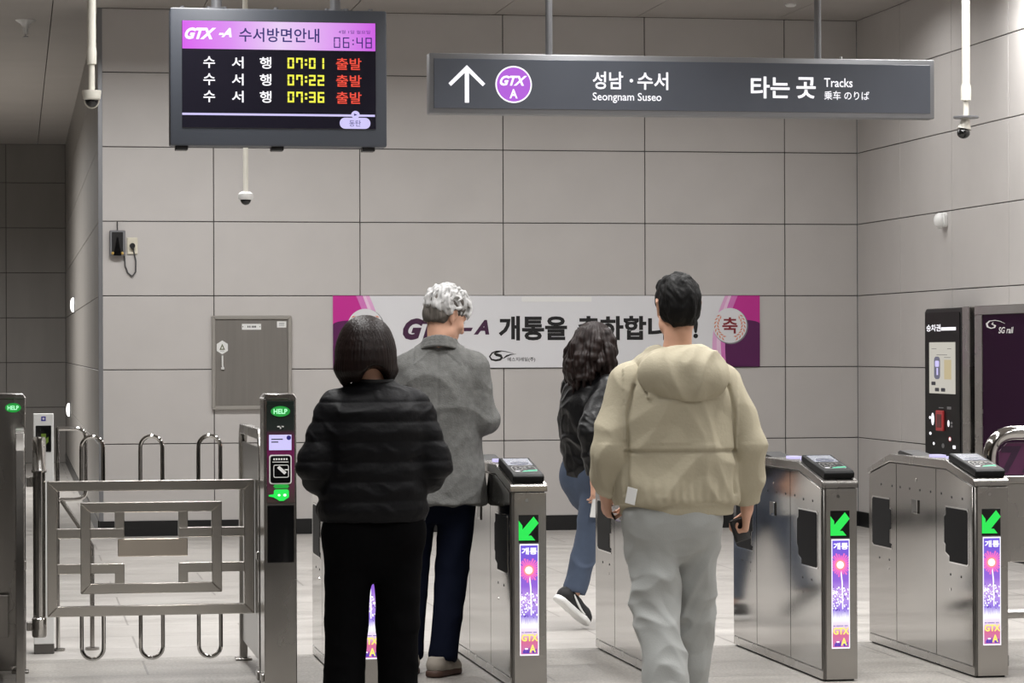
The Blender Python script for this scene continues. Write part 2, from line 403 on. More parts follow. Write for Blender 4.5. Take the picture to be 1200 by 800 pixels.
    for q in (((0,0),(0,1),(0.05,1),(0.05,0)), ((0.95,0),(0.95,1),(1,1),(1,0)), ((0,0),(1,0),(1,0.012),(0,0.012)), ((0,0.988),(1,0.988),(1,1),(0,1))): pm.flat(q, L(1))
    rr = random.Random(5); asp = (x1-x0)/(z1-z0)
    pm.use(mat('poster_burst', (240,110,200), emit=1.05))
    pm.flat(circ(0.48,0.765,0.40,0.40*asp,24), L(2))
    for k in range(26):
        an = 2*math.pi*k/26; r = 0.50+0.16*rr.random(); w = 0.075
        c = (0.48, 0.765)
        q = [(c[0]+0.08*math.cos(an-0.5), c[1]+0.08*math.sin(an-0.5)*asp), (c[0]+r*math.cos(an-w), c[1]+r*math.sin(an-w)*asp),
             (c[0]+r*math.cos(an+w), c[1]+r*math.sin(an+w)*asp), (c[0]+0.08*math.cos(an+0.5), c[1]+0.08*math.sin(an+0.5)*asp)]
        pm.flat([(min(max(u,0.05),0.95), v) for u, v in q], L(2))
    pm.use(mat('poster_orange', (255,150,140), emit=1.1)); pm.flat(circ(0.48,0.765,0.28,0.28*asp,20), L(3))
    pm.use(MT['e_white']); pm.flat(circ(0.48,0.765,0.20,0.20*asp,20), L(4))
    stroke(pm, L(4), [(0.52,0.70),(0.58,0.6),(0.6,0.48),(0.6,0.36)], [0.05,0.07,0.08,0.06])
    for k in range(80):
        u, v = rr.uniform(0.08,0.92), rr.uniform(0.36,0.56); s_ = rr.uniform(0.02,0.05)
        pm.flat(circ(u, v, s_, s_*asp*rr.uniform(0.7,1.6), 6), L(2))
    for k in range(24):
        u = 0.07+0.86*k/23; pm.flat([(u-0.02,0.25),(u+0.02,0.25),(u+rr.uniform(-.03,.03),0.30+rr.uniform(0,0.05))], L(2))
    pm.use(mat('poster_violet', (96,60,190), emit=0.9))
    for k in range(50):
        u, v = rr.uniform(0.08,0.92), rr.uniform(0.34,0.58); s_ = rr.uniform(0.015,0.04)
        pm.flat(circ(u, v, s_, s_*asp*rr.uniform(0.7,1.6), 6), L(1))
    for k in range(9):
        u = rr.uniform(0.08,0.8); pm.flat([(u,0.205),(u+0.12,0.205),(u+0.12,0.211),(u,0.211)], L(1))
    for k in range(10):
        u = rr.uniform(0.08,0.8); pm.flat([(u,0.02),(u+0.1,0.02),(u+0.1,0.02+rr.uniform(.02,.06)),(u,0.04)], L(1))
    pm.use(MT['e_white']); pm.text('개통', 0.10, 0.92, 0.905, 0.968, L(5), 0.035)
    pm.use(mat('poster_yellow', (246,236,110), emit=1.15)); pm.text('GTX', 0.08, 0.95, 0.128, 0.192, L(5), 0.03)
    pm.text('A', 0.50, 0.84, 0.028, 0.098, L(5), 0.03); pm.use(MT['e_white']); pm.flat([(0.26,0.055),(0.42,0.055),(0.42,0.068),(0.26,0.068)], L(5))
    pm.build('poster_display', None, root, smooth=False)
    # ticket reader on the sloping top
    sl = math.atan2(0.976-0.905, 0.388)
    R = M()
    R.prism([(0.022,0.910),(0.012,0.935),(0.03,0.948),(0.385,1.006),(0.40,0.978)], 'yz', 0.012, GW-0.006, 0.004)
    rd = R.build('card_reader', MT['reader_black'], root)
    def Q(k): return lambda u, v: (0.012+(GW-0.018)*u, 0.03+0.355*v, 0.948+0.058*v+0.0012*k)
    sc = M().use(MT['e_grayblue']); sc.flat([(0.1,0.52),(0.9,0.52),(0.9,0.93),(0.1,0.93)], Q(1))
    sc.use(MT['lcd_dark']); 
    for k in range(20):
        a0, a1 = 2*math.pi*k/20, 2*math.pi*(k+1)/20
        sc.flat([(0.52+0.30*math.cos(a0),0.64+0.10*math.sin(a0)),(0.52+0.30*math.cos(a1),0.64+0.10*math.sin(a1)),(0.52+0.17*math.cos(a1),0.63+0.03*math.sin(a1)),(0.52+0.17*math.cos(a0),0.63+0.03*math.sin(a0))], Q(2))
    sc.build('reader_screen', None, rd, smooth=False)
    sc = M().use(MT['steel_dark'])
    pts = rrect(0.14,0.88,0.10,0.46,0.12)
    stroke(sc, Q(1), [(p[0],p[1]) for p in pts]+[pts[0]], 0.03)
    for k in range(4): sc.flat(circ(0.28+0.15*k, 0.37+0.01*k, 0.045, 0.03, 10), Q(1))
    for q in ((0.28,0.24),(0.5,0.3),(0.44,0.2)): stroke(sc, Q(1), [(q[0]-0.06,q[1]),(q[0],q[1]+0.06),(q[0]+0.1,q[1]-0.02)], 0.035)
    sc.use(MT['e_teal']); sc.flat([(0.36,0.10),(0.86,0.14),(0.9,0.22),(0.62,0.20),(0.42,0.15)], Q(2))
    sc.use(MT['e_white']); sc.flat(circ(0.24,0.14,0.09,0.025,12), Q(2))
    sc.build('card_pad', None, rd, smooth=False)
    for y in (0.45, 0.70):
        M().prism(rrect(0.05,0.11,y,y+0.11,0.02), 'xy', 0.974, 0.986, 0.002).build('status_light', MT['e_lav'], root)
    M().prism([(0.92,0.972),(1.22,0.972),(1.22,0.984),(1.19,0.992)], 'yz', 0.03, GW-0.03, 0.001).build('scanner_strip', MT['black'], root)
    return root
gate = make_gate()
GL = ['steel fare gate farthest left, behind the legs of the woman in the black puffer jacket',
      'steel fare gate directly to the right of the grey-haired man',
      'steel fare gate mostly hidden by the man in the beige jacket',
      'steel fare gate just right of the man in the beige jacket, reflecting blue jeans',
      'steel fare gate at the right end of the row, beside the curved pipe barrier']
for i, x in enumerate(GX):
    g_ = gate if i == 0 else dup(gate)
    g_.location = (x, GY, 0); g_['label'] = GL[i]

# ------------------------------------------------------------------ help post and swing gate
MT['e_help'] = mat('lit_help_green', (14,150,52), emit=1.0); MT['e_mint'] = mat('lit_mint', (176,255,200), emit=1.1)
hp = thing('help_post', (1.065, 12.35, 0), 'slim steel HELP post with a purple panel and card reader, right of the swing gate', 'help post')
M().box(0, 0.142, 0, 0.2, 0, 1.285, 0.004).build('post_body', MT['steel'], hp)
M().prism([(-0.003,1.285),(0.145,1.285),(0.13,1.308),(0.012,1.308)], 'xz', -0.005, 0.205, 0.002).build('top_cap', MT['steel'], hp)
pg = gradient_mat('help_panel_print', [(0,(70,58,56)),(0.2,(92,50,70)),(0.5,(104,30,78)),(0.66,(84,40,66)),(0.72,(38,44,42)),(1,(24,34,30))], 2, 0.835, 1.275, 0, 0.25)
hpn = M().box(0.012,0.133,-0.004,0.001,0.832,1.278,0.002).build('panel', pg, hp)
b = M().use(MT['e_help']); b.prism(circ(0.072,1.232,0.042,0.023,24), 'xz', -0.007, -0.004); hl = b.build('help_light', None, hp)
b = M(); b.text('HELP', 0.042, 0.102, 1.221, 1.243, front(-0.008), 0.03); b.build('help_lettering', MT['e_mint'], hl)
b = M().use(MT['white']); b.flat([(0.058,1.163),(0.086,1.163),(0.086,1.168),(0.076,1.169),(0.074,1.156),(0.069,1.156),(0.068,1.169),(0.058,1.168)], front(-0.0055)); b.build('mark', None, hpn, smooth=False)
b = M().use(MT['e_lav']); b.box(0.022,0.120,-0.006,-0.003,1.063,1.13,0.001)
b.use(MT['lcd_dark']); 
for z, l in ((1.108,0.05),(1.096,0.03)): b.flat([(0.032,z),(0.032+l,z),(0.032+l,z+0.005),(0.032,z+0.005)], front(-0.0066))
b.use(MT['e_navy']); b.flat(circ(0.108,1.117,0.010,0.010,16), front(-0.0067)); b.build('lcd', None, hpn, smooth=False)
b = M().use(MT['white']); b.prism(rrect(0.022,0.120,0.915,1.043,0.012), 'xz', -0.008, -0.003)
b.use(MT['black_gloss']); b.prism(rrect(0.027,0.115,0.92,1.038,0.010), 'xz', -0.0095, -0.004); cr = b.build('card_reader', None, hpn)
b = M().use(MT['white'])
for u in range(6): b.flat([(0.04+0.011*u,1.02),(0.047+0.011*u,1.02),(0.047+0.011*u,1.028),(0.04+0.011*u,1.028)], front(-0.0098))
b.flat([(0.036,1.01),(0.106,1.01),(0.106,1.013),(0.036,1.013)], front(-0.0098))
pts = rrect(0.042,0.106,0.945,0.998,0.006); stroke(b, front(-0.0098), pts+[pts[0]], 0.003)
b.flat([(0.056,0.986),(0.066,0.995),(0.098,0.966),(0.088,0.957)], front(-0.01)); b.flat([(0.09,0.975),(0.104,0.975),(0.104,0.98),(0.088,0.98)], front(-0.01))
b.build('card_icon', None, cr, smooth=False)
b = M().use(MT['e_green']); b.prism(rrect(0.042,0.108,0.852,0.892,0.010), 'xz', -0.007, -0.004)
b.prism([(0.02,0.862),(0.044,0.857),(0.044,0.872),(0.02,0.868)], 'xz', -0.007, -0.004); b.prism([(0.05,0.853),(0.1,0.853),(0.085,0.842),(0.066,0.842)], 'xz', -0.007, -0.004)
for z, l in ((0.898,0.03),(0.904,0.034),(0.91,0.03)): b.box(0.075-l,0.075+l,-0.006,-0.004,z,z+0.0025)
b.use(MT['e_white']); b.flat(circ(0.065,0.867,0.006,0.005,12), front(-0.0075)); b.flat(circ(0.09,0.867,0.007,0.006,12), front(-0.0075))
b.build('green_indicator', None, hpn)
lp = M().box(0.014,0.131,-0.003,0.002,0.572,0.822,0.002).build('black_panel', MT['black_gloss'], hp)
b = M()
for x in (0.02,0.125):
    for z in (0.58,0.815): b.cyl((x,-0.003,z),(x,-0.005,z),0.003,seg=8)
b.build('screw', MT['chrome'], hp)
M().box(-0.012,0,0.03,0.1,0.05,0.085,0.003).build('foot_bracket', MT['steel'], hp)

lp_ = thing('help_post', (-0.12, 13.5, 0), 'wide steel HELP post at the left edge of the picture', 'help post')
M().box(0, 0.165, 0, 0.25, 0, 1.275, 0.004).build('post_body', MT['steel'], lp_)
M().prism([(-0.003,1.275),(0.168,1.275),(0.153,1.298),(0.012,1.298)], 'xz', -0.005, 0.255, 0.002).build('top_cap', MT['steel'], lp_)
b = M().use(MT['e_help']); b.prism(circ(0.108,1.233,0.037,0.022,24), 'xz', -0.003, 0.001); hl = b.build('help_light', None, lp_)
b = M(); b.text('HELP', 0.082, 0.134, 1.223, 1.243, front(-0.004), 0.03); b.build('help_lettering', MT['e_mint'], hl)
M().box(-0.05,0.085,-0.06,0,0.16,0.36,0.004).build('junction_box', MT['steel'], lp_)

sg = thing('swing_gate', (0, 12.98, 0), 'wide stainless swing gate with a fret pattern and tall oval hoops', 'gate')
def band(m, x0, x1, z0, z1, w, y0, y1):               # mitred frame of flat bars
    for q in ([(x0,z0),(x1,z0),(x1-w,z0+w),(x0+w,z0+w)], [(x1,z0),(x1,z1),(x1-w,z1-w),(x1-w,z0+w)],
              [(x1,z1),(x0,z1),(x0+w,z1-w),(x1-w,z1-w)], [(x0,z1),(x0,z0),(x0+w,z0+w),(x0+w,z1-w)]): m.prism(q, 'xz', y0, y1, 0.003)
b = M(); band(b, 0.138,1.072,0.297,0.91,0.046,-0.02,0.02); b.build('outer_frame', MT['gate_steel'], sg)
b = M(); band(b, 0.287,0.925,0.398,0.812,0.046,-0.02,0.02); b.build('inner_frame', MT['gate_steel'], sg)
for z, s_ in ((0.672,1),(0.512,-1)):
    for sx in (1,-1):
        b = M()
        X = lambda v: 0.606+sx*v
        xs_ = sorted((X(0.425), X(0.125)))
        b.box(xs_[0], xs_[1], -0.017, 0.017, z-0.022, z+0.022, 0.002)
        xs_ = sorted((X(0.165), X(0.122))); zz = sorted((z, 0.77 if s_ > 0 else 0.44))
        b.box(xs_[0], xs_[1], -0.0165, 0.0165, zz[0]-0.02*(s_>0), zz[1]+0.02*(s_<0), 0.002)
        b.build('fret_bar', MT['gate_steel'], sg)
M().box(0.455,0.77,-0.012,0.012,0.565,0.645,0.003).build('name_plate', mat('satin_steel', (190,180,168), 0.4, 0.8), sg)
for x0, x1 in ((0.284,0.398),(0.549,0.665),(0.812,0.928)):
    c = (x0+x1)/2; r = (x1-x0)/2-0.008
    pts = [(c+r,0,0.90)]+[(c+r*math.cos(a), 0, 1.11-r+r*math.sin(a)) for a in np.linspace(0, math.pi, 13)]+[(c-r,0,0.90)]
    M().tube(pts, 0.0095, False, 10).build('upper_hoop', MT['chrome'], sg)
    pts = [(c-r,0,0.31)]+[(c+r*math.cos(a), 0, 0.102+r+r*math.sin(a)) for a in np.linspace(math.pi, 2*math.pi, 13)]+[(c+r,0,0.31)]
    M().tube(pts, 0.0095, False, 10).build('lower_hoop', MT['chrome'], sg)
hg = M().cyl((0.103,0,0.29),(0.103,0,0.95),0.028,seg=28).build('hinge_tube', MT['chrome'], sg)
M().lathe([(0.0,0.95),(0.034,0.95),(0.034,0.96),(0.031,0.965),(0.031,1.095),(0.027,1.11),(0,1.112)], (0.103,0,0)).build('hinge_head', MT['chrome'], sg)
M().lathe([(0.0,0.205),(0.030,0.207),(0.034,0.215),(0.034,0.29),(0.029,0.296),(0,0.297)], (0.103,0,0)).build('hinge_foot', MT['chrome'], sg)
for z0, z1 in ((0.885,0.93),(0.235,0.275)): M().box(0.045,0.09,0.0,0.03,z0,z1,0.003).build('hinge_bracket', MT['steel'], sg)

def side_frame(loc, label, mirror):
    t = thing('side_barrier', loc, label, 'barrier')
    s_ = -1 if mirror else 1
    b = M()
    pts = rounded([(0,0,0),(0,0,1.06),(0,0.12,1.155),(0,1.05,1.155),(0,1.15,1.06),(0,1.15,0)], 0.03, 3)
    # flat bar bent into an arch
    w = 0.019
    prof = [(0.0,0.0),(0.0,1.075),(0.07,1.145),(1.08,1.145),(1.15,1.075),(1.15,0),(1.105,0),(1.105,1.055),(1.06,1.10),(0.09,1.10),(0.045,1.055),(0.045,0)]
    b.prism(prof, 'yz', -w, w, 0.003); b.build('frame', MT['steel'], t)
    M().box(-0.006,0.006,0.045,1.105,0.10,1.06,0.001).build('panel', MT['steel_dark'], t)
    M().box(-0.025,0.025,0.04,0.09,0.56,0.60,0.003).box(-0.028,0.028,0.0,0.08,0.03,0.07,0.003).build('bracket', MT['steel'], t)
    b = M()
    for y in (0.0, 1.105): b.box(-0.04,0.04,y-0.02,y+0.065,0,0.012,0.003)
    b.build('foot_plate', MT['steel'], t)
    return t
side_frame((1.083, 12.62, 0), 'steel arched side barrier behind the right HELP post with purple panel', False)
side_frame((0.017, 12.28, 0), 'steel arched side barrier beside the hinge tube of the swing gate', True)

# small reader pillar and hoop fence farther back
t = thing('reader_pillar', (0.085, 14.2, 0), 'thin white-fronted reader pillar behind the hinge tube of the swing gate', 'reader')
M().box(0,0.1,0.012,0.12,0,1.185,0.004).build('body', MT['steel_dark'], t)
M().box(0.0,0.1,0,0.012,0.05,1.19,0.003).build('front_plate', MT['white'], t)
b = M().use(MT['black_gloss']); b.box(0.012,0.088,-0.004,0.001,1.0,1.13,0.002)
b.use(mat('dim_green_light', (96,120,28), emit=0.6)); P = front(-0.005)
b.flat([(0.026,1.05),(0.05,1.022),(0.074,1.05),(0.074,1.075),(0.062,1.066),(0.062,1.09),(0.038,1.09),(0.038,1.066),(0.026,1.075)], P); b.build('arrow_display', None, t, smooth=False)
b = M().use(MT['e_navy']); b.flat([(0.039,1.153),(0.061,1.153),(0.061,1.175),(0.039,1.175)], front(-0.001)); b.use(MT['white']); b.flat([(0.045,1.159),(0.055,1.159),(0.055,1.169),(0.045,1.169)], front(-0.0015)); b.build('emblem', None, t, smooth=False)
t = thing('hoop_fence', (0.205, 14.35, 0), 'low steel tube fence with a rounded loop behind the swing gate', 'fence')
M().tube([(0,0,0),(0,0,1.115)], 0.011).build('post', MT['chrome'], t)
M().tube(rounded([(0,0,1.11),(0.14,0,1.11),(0.14,0,0.755),(0,0,0.755)], 0.05, 6), 0.010).build('loop', MT['chrome'], t)
M().tube([(0.02,0,0.75),(0.17,0.02,0.52),(0.17,0.02,0)], 0.012).build('brace', MT['steel'], t)
b = M(); b.cyl((0,0,0),(0,0,0.012),0.035); b.cyl((0.17,0.02,0),(0.17,0.02,0.012),0.035); b.build('foot_plate', MT['steel'], t)

# ------------------------------------------------------------------ curved pipe barrier on the right
t = thing('pipe_barrier', (4.43, 12.75, 0), 'thick curved stainless pipe barrier with a purple printed panel at the right edge', 'barrier')
pp = rounded([(0.085,0,0.24),(0.085,0,1.098),(1.9,0,1.098),(1.9,0,0.24)], 0.13, 10)
M().tube(pp, 0.033, False, 20).build('pipe_frame', MT['chrome'], t)
M().tube([(0.085,0,0.245),(1.9,0,0.245)], 0.022).build('bottom_rail', MT['steel'], t)
M().box(0.05,1.93,-0.02,0.02,0.86,0.895,0.004).build('middle_rail', MT['steel'], t)
M().box(0.055,1.92,-0.012,0.012,0.49,0.86,0.003).build('lower_panel', MT['steel'], t)
up_ = M().prism([(0.13,0.90)]+[(1.86,0.90),(1.86,1.05),(0.17,1.05),(0.13,1.01)], 'xz', -0.006, 0.006).build('printed_panel', mat('barrier_purple', (82,46,72), 0.4, spec=0.2), t)
b = M().use(mat('barrier_print_dark', (46,22,46), 0.4)); P = front(-0.0068)
for x in np.arange(0.14, 1.7, 0.42):
    b.flat([(x,1.035),(x+0.10,1.035),(x+0.075,0.985),(x+0.03,0.91),(x+0.0,0.91),(x+0.05,1.005),(x,1.005)], P)
    b.flat([(x+0.17,1.035),(x+0.26,1.035),(x+0.20,0.91),(x+0.10,0.91)], P)
b.build('print', None, up_, smooth=False)
b = M()
for x in (0.085,1.9): b.tube([(x,0,0),(x,0,0.3)], 0.024)
b.build('leg', MT['steel'], t)
b = M(); b.box(0.03,0.16,-0.05,0.05,0,0.06,0.006); b.build('foot', MT['black'], t)

# ------------------------------------------------------------------ ticket machine and purple cabinet on the right wall
TX = 6.85
def side(x): return lambda y, z: (x, y, z)
tv = thing('ticket_machine', (TX, 0, 0), 'tall black ticket machine with a cream touch screen on the right wall', 'ticket machine')
M().prism([(20.80,0.0),(20.80,1.77),(20.76,1.795),(19.93,1.795),(19.93,0)], 'yz', 0, 0.152, 0.006).build('body', MT['black'], tv)
M().prism(rrect(19.97,20.77,0.66,1.765,0.03), 'yz', -0.006, 0.004).build('front_panel', mat('machine_black', (12,12,13), 0.35, spec=0.12), tv)
def tp(k): return lambda u, z: (-0.0065-0.0004*k, 20.77-0.8*u, z)        # u runs from the far edge to the near one
b = M().use(MT['e_white']); b.text('승차권', 0.04, 0.46, 1.622, 1.675, tp(1), 0.02)
b.flat([(0.47,1.628),(0.9,1.628),(0.9,1.652),(0.47,1.652)], tp(1)); b.build('header_lettering', None, tv, smooth=False)
ts = M().use(MT['e_cream']); ts.box(-0.012,-0.005,20.77-0.8*0.88,20.77-0.8*0.14,1.155,1.54,0.001)
ts = ts.build('touch_screen', None, tv)
def tq(k): return lambda u, z: (-0.0125-0.0004*k, 20.658-0.59*u, 1.155+0.385*z)
b = M().use(MT['lcd_dark'])
b.use(mat('screen_slate', (112,112,134), emit=0.75)); b.flat(rrect(0.20,0.44,0.28,0.72,0.08), tq(1))
b.use(MT['e_lav']); b.flat(rrect(0.24,0.40,0.52,0.64,0.03), tq(2)); b.flat([(0.30,0.36),(0.36,0.36),(0.36,0.50),(0.30,0.50)], tq(2))
b.use(mat('screen_sand', (206,190,150), emit=0.8)); b.flat([(0.60,0.28),(0.88,0.28),(0.88,0.66),(0.60,0.66)], tq(1))
b.use(mat('screen_ink', (60,60,70), emit=0.5)); b.flat(rrect(0.09,0.26,0.16,0.23,0.02), tq(1)); b.flat(rrect(0.23,0.40,0.04,0.11,0.02), tq(1)); b.flat(rrect(0.47,0.64,0.04,0.11,0.02), tq(1))
for u0,u1,z in ((0.1,0.3,0.87),(0.72,0.88,0.87),(0.3,0.72,0.75),(0.6,0.85,0.70)): b.flat([(u0,z),(u1,z),(u1,z+0.008),(u0,z+0.008)], tq(1))
b.build('screen_picture', None, ts, smooth=False)
RED = mat('reader_red', (178,56,58), 0.4); DRED = mat('reader_dark_red', (92,8,14), 0.15, emit=0.0)
rd = M().box(-0.022,-0.005,20.77-0.8*0.56,20.77-0.8*0.36,0.875,1.028,0.004).build('card_reader', RED, tv)
M().box(-0.024,-0.02,20.77-0.8*0.53,20.77-0.8*0.39,0.90,1.0,0.002).build('reader_window', DRED, rd)
b = M().use(MT['e_white'])
for u, z, r, s_ in ((0.22,0.96,0.045,2.0),(0.14,0.97,0.03,1),(0.15,0.85,0.035,1),(0.25,0.775,0.028,1),(0.68,0.935,0.03,1.6)):
    b.flat(circ(u, z, r, 0.016*s_*r/0.03 if s_ > 1 else 0.012, 16), tp(2))
b.flat([(0.80,0.75),(0.88,0.75),(0.88,0.775),(0.80,0.775)], tp(2))
b.use(MT['alu']); b.flat([(0.8,0.70),(0.87,0.70),(0.87,0.715),(0.8,0.715)], tp(2)); b.flat([(0.8,0.665),(0.87,0.665),(0.87,0.69),(0.8,0.69)], tp(2))
b.flat([(0.64,1.04),(0.76,1.04),(0.76,1.06),(0.64,1.06)], tp(2)); b.flat([(0.4,1.045),(0.54,1.045),(0.54,1.052),(0.4,1.052)], tp(2))
b.flat(circ(0.77,0.94,0.03,0.01,12), tp(2)); b.flat(circ(0.77,0.915,0.03,0.01,12), tp(2)); b.flat(circ(0.52,0.765,0.04,0.018,12), tp(2))
b.use(RED); b.flat(circ(0.72,0.82,0.045,0.02,16), tp(2)); b.use(MT['e_white']); b.flat(circ(0.72,0.82,0.028,0.013,16), tp(3))
b.build('button', None, tv, smooth=False)
M().box(0.0,0.15,19.905,19.93,0,1.795,0.003).box(-0.006,0.15,19.75,19.90,0,1.80,0.006).build('side_column', MT['steel'], tv)

pc = thing('display_cabinet', (TX, 0, 0), 'dark purple steel-framed wall cabinet right of the black ticket machine', 'cabinet')
M().box(0.02,0.15,15.6,19.66,0.0,1.76).build('body', MT['black'], pc)
b = M(); b.box(0,0.15,15.5,19.66,1.735,1.80,0.004).box(0,0.15,19.50,19.66,0,1.735,0.004).box(0,0.15,15.5,15.6,0,1.735,0.004); b.build('frame', MT['steel'], pc)
pn = M().box(0.008,0.03,15.6,19.50,0.12,1.735).build('purple_panel', mat('deep_purple', (36,9,35), 0.6, spec=0.06), pc)
def pp_(u, z): return (0.0075, 19.43-0.42*u, 1.625+0.075*z)
b = M().use(MT['white'])
b_pts = [(0.95,0.55),(0.7,0.8),(0.45,0.9),(0.18,0.85),(0.04,0.6),(0.08,0.3),(0.25,0.15),(0.42,0.22),(0.46,0.4),(0.3,0.55),(0.36,0.7)]
stroke(b, pp_, b_pts, [0.01,0.05,0.06,0.09,0.1,0.1,0.1,0.1,0.1,0.08,0.05])
b.text('SG rail', 0.62, 1.35, -0.35, 0.25, pp_, 0.02, 0.2); b.build('logo', None, pn, smooth=False)

# ------------------------------------------------------------------ LED timetable board
BY = 16.0
lb = thing('timetable_board', (0, BY, 2.65), 'hanging slate-framed LED train timetable with a purple title bar', 'timetable board')
M().box(0.859,2.086,0,0.14,0,0.776,0.012,2).build('housing', MT['housing'], lb)
scn = M().box(0.926,2.022,-0.006,0.004,0.10,0.705,0.002).build('screen', MT['screen'], lb)
tg = gradient_mat('title_bar_picture', [(0,(214,84,236)),(0.25,(218,140,240)),(0.5,(232,205,244)),(0.75,(222,160,240)),(1,(206,92,228))], 0, 0.928, 2.02, 1.0)
b = M().use(tg); b.flat([(0.928,0.545),(2.02,0.545),(2.02,0.703),(0.928,0.703)], front(-0.007))
b.build('title_bar', None, scn, smooth=False)
b = M().use(MT['e_white'])
# slanted logo letters
b.text('GTX', 0.942, 1.118, 0.598, 0.664, front(-0.0085), 0.05, 0.35); b.text('-A', 1.132, 1.205, 0.612, 0.664, front(-0.0085), 0.04, 0.35); b.build('line_logo', None, scn, smooth=False)
b = M().use(MT['e_navy']); b.text('수서방면안내', 1.247, 1.70, 0.588, 0.668, front(-0.0085), 0.012); b.build('title_lettering', None, scn, smooth=False)
b = M().use(MT['e_navy'])
b.text('4월 1일 월요일', 1.81, 1.99, 0.642, 0.662, front(-0.0085), 0.0); b.build('date', None, scn, smooth=False)
b = M().use(MT['e_navy'])
SEG = {'0':'abcdef','1':'bc','2':'abged','3':'abgcd','4':'fgbc','5':'afgcd','6':'afgedc','7':'fabc','8':'abcdefg','9':'abcfgd'}
def digits(m, s, x, z, w, h, gap, t, place):
    for ch in s:
        if ch == ':':
            for zz in (0.3, 0.66): m.flat([(x+gap*0.2,z+h*zz),(x+gap*0.2+t,z+h*zz),(x+gap*0.2+t,z+h*zz+t),(x+gap*0.2,z+h*zz+t)], place)
            x += t+gap*1.2; continue
        for sgm in SEG[ch]:
            q = {'a':(0,h-t,w,h),'d':(0,0,w,t),'g':(0,h/2-t/2,w,h/2+t/2),'b':(w-t,h/2,w,h),'c':(w-t,0,w,h/2),'f':(0,h/2,t,h),'e':(0,0,t,h/2)}[sgm]
            e = t*0.12
            m.flat([(x+q[0]+e,z+q[1]+e),(x+q[2]-e,z+q[1]+e),(x+q[2]-e,z+q[3]-e),(x+q[0]+e,z+q[3]-e)], place)
        x += w+gap
    return x
digits(b, '06:48', 1.782, 0.560, 0.038, 0.062, 0.014, 0.008, front(-0.0085))
b.build('clock', None, scn, smooth=False)
for k, tm in enumerate(('07:01','07:22','07:36')):
    z = 0.437-0.096*k; b = M()
    b.use(MT['e_white'])
    for ch, x in (('수',1.045),('서',1.205),('행',1.362)): b.text(ch, x, x+0.066, z, z+0.066, front(-0.0085), 0.014)
    b.use(MT['e_yellow']); digits(b, tm, 1.518, z+0.002, 0.040, 0.064, 0.009, 0.013, front(-0.0085))
    b.use(MT['e_red']); b.text('출발', 1.795, 1.940, z, z+0.067, front(-0.0085), 0.012)
    b.build('departure_row', None, scn, smooth=False)
b = M().use(MT['e_lav']); b.flat([(0.926,0.172),(2.016,0.172),(2.016,0.184),(0.926,0.184)], front(-0.0075))
b.flat(circ(1.905,0.183,0.024,0.022,24), front(-0.008)); b.flat(rrect(1.815,1.99,0.103,0.166,0.03), front(-0.008))
b.use(MT['e_navy']); b.text('동단'.replace('동단','동탄'), 1.87, 1.935, 0.116, 0.152, front(-0.009), 0.0)
b.flat([(1.897,0.176),(1.915,0.183),(1.897,0.190)], front(-0.009)); b.build('station_line', None, scn, smooth=False)
b = M()
for x in (0.89,1.43,1.95): b.box(x,x+0.07,0.02,0.12,-0.022,0.002,0.003)
b.build('rubber_foot', MT['black'], lb)
b = M()
for x in (0.93,1.08,1.17,1.46,1.75,1.86,2.0): b.cyl((x,0.05,0.774),(x,0.05,0.79),0.013,seg=12)
b.build('bolt', MT['alu'], lb)
for x in (1.125,1.80): M().cyl((x,0.07,0.77),(x,0.07,1.61),0.03).cyl((x,0.07,0.776),(x,0.07,0.786),0.055).build('hanger_pole', MT['alu'], lb)

# ------------------------------------------------------------------ direction sign
SY = 17.0
ds = thing('direction_sign', (0, SY, 2.93), 'long slate hanging sign pointing to the tracks with white letters', 'sign')
M().box(2.476,5.669,0.0,0.12,0,0.368,0.008,2).build('frame', MT['alu'], ds)
fc = M().box(2.503,5.640,-0.006,0.004,0.032,0.335,0.002).build('face', mat('slate_face', (86,90,99), 0.35, var=0.03, vscale=5), ds)
def sx(u): return 2.476+(u-503)/(1095-503)*3.193
def sz(v, u=800): return 0.368-(v-(64+5*(u-503)/592))/69.3*0.368
b = M().use(MT['e_white']); P = front(-0.0075)
cx_, w = sx(545.5), 0.026
zt, zb = sz(78,545), sz(121,545)
b.flat([(cx_-w/2,zb),(cx_+w/2,zb),(cx_+w/2,zt-0.02),(cx_-w/2,zt-0.02)], P)
for s_ in (1,-1):
    b.flat([(cx_,zt),(cx_,zt-0.035),(cx_+s_*0.098,zt-0.128),(cx_+s_*0.113,zt-0.112)], front(-0.0078))
b.build('arrow', None, fc, smooth=False)
b = M().use(MT['e_white']); c_ = (sx(599), sz(100,599)); b.flat(circ(*c_, 0.113, 0.113, 48), P)
b.use(MT['logo_purple']); b.flat(circ(*c_, 0.104, 0.104, 48), front(-0.0079))
b.use(MT['e_white']); b.text('GTX', c_[0]-0.086, c_[0]+0.084, c_[1]-0.008, c_[1]+0.054, front(-0.0083), 0.04, 0.35)
b.text('A', c_[0]-0.026, c_[0]+0.024, c_[1]-0.085, c_[1]-0.028, front(-0.0083), 0.03); b.build('line_emblem', None, fc, smooth=False)
b = M().use(MT['e_white'])
b.text('성남', sx(690), sx(725.5), sz(105,700), sz(84.5,700), P, 0.018); b.flat(circ(sx(735), sz(95,735), 0.011, 0.011, 14), P)
b.text('수서', sx(742), sx(778), sz(105.5,760), sz(85,760), P, 0.018)
b.text('Seongnam Suseo', sx(690), sx(770), sz(121,730), sz(109,730), P, 0.01)
b.text('타는', sx(875), sx(921), sz(115,900), sz(89.5,900), P, 0.022); b.text('곳', sx(929), sx(952), sz(115,940), sz(90,940), P, 0.022)
b.text('Tracks', sx(962), sx(996), sz(101.5,980), sz(91,980), P, 0.01)
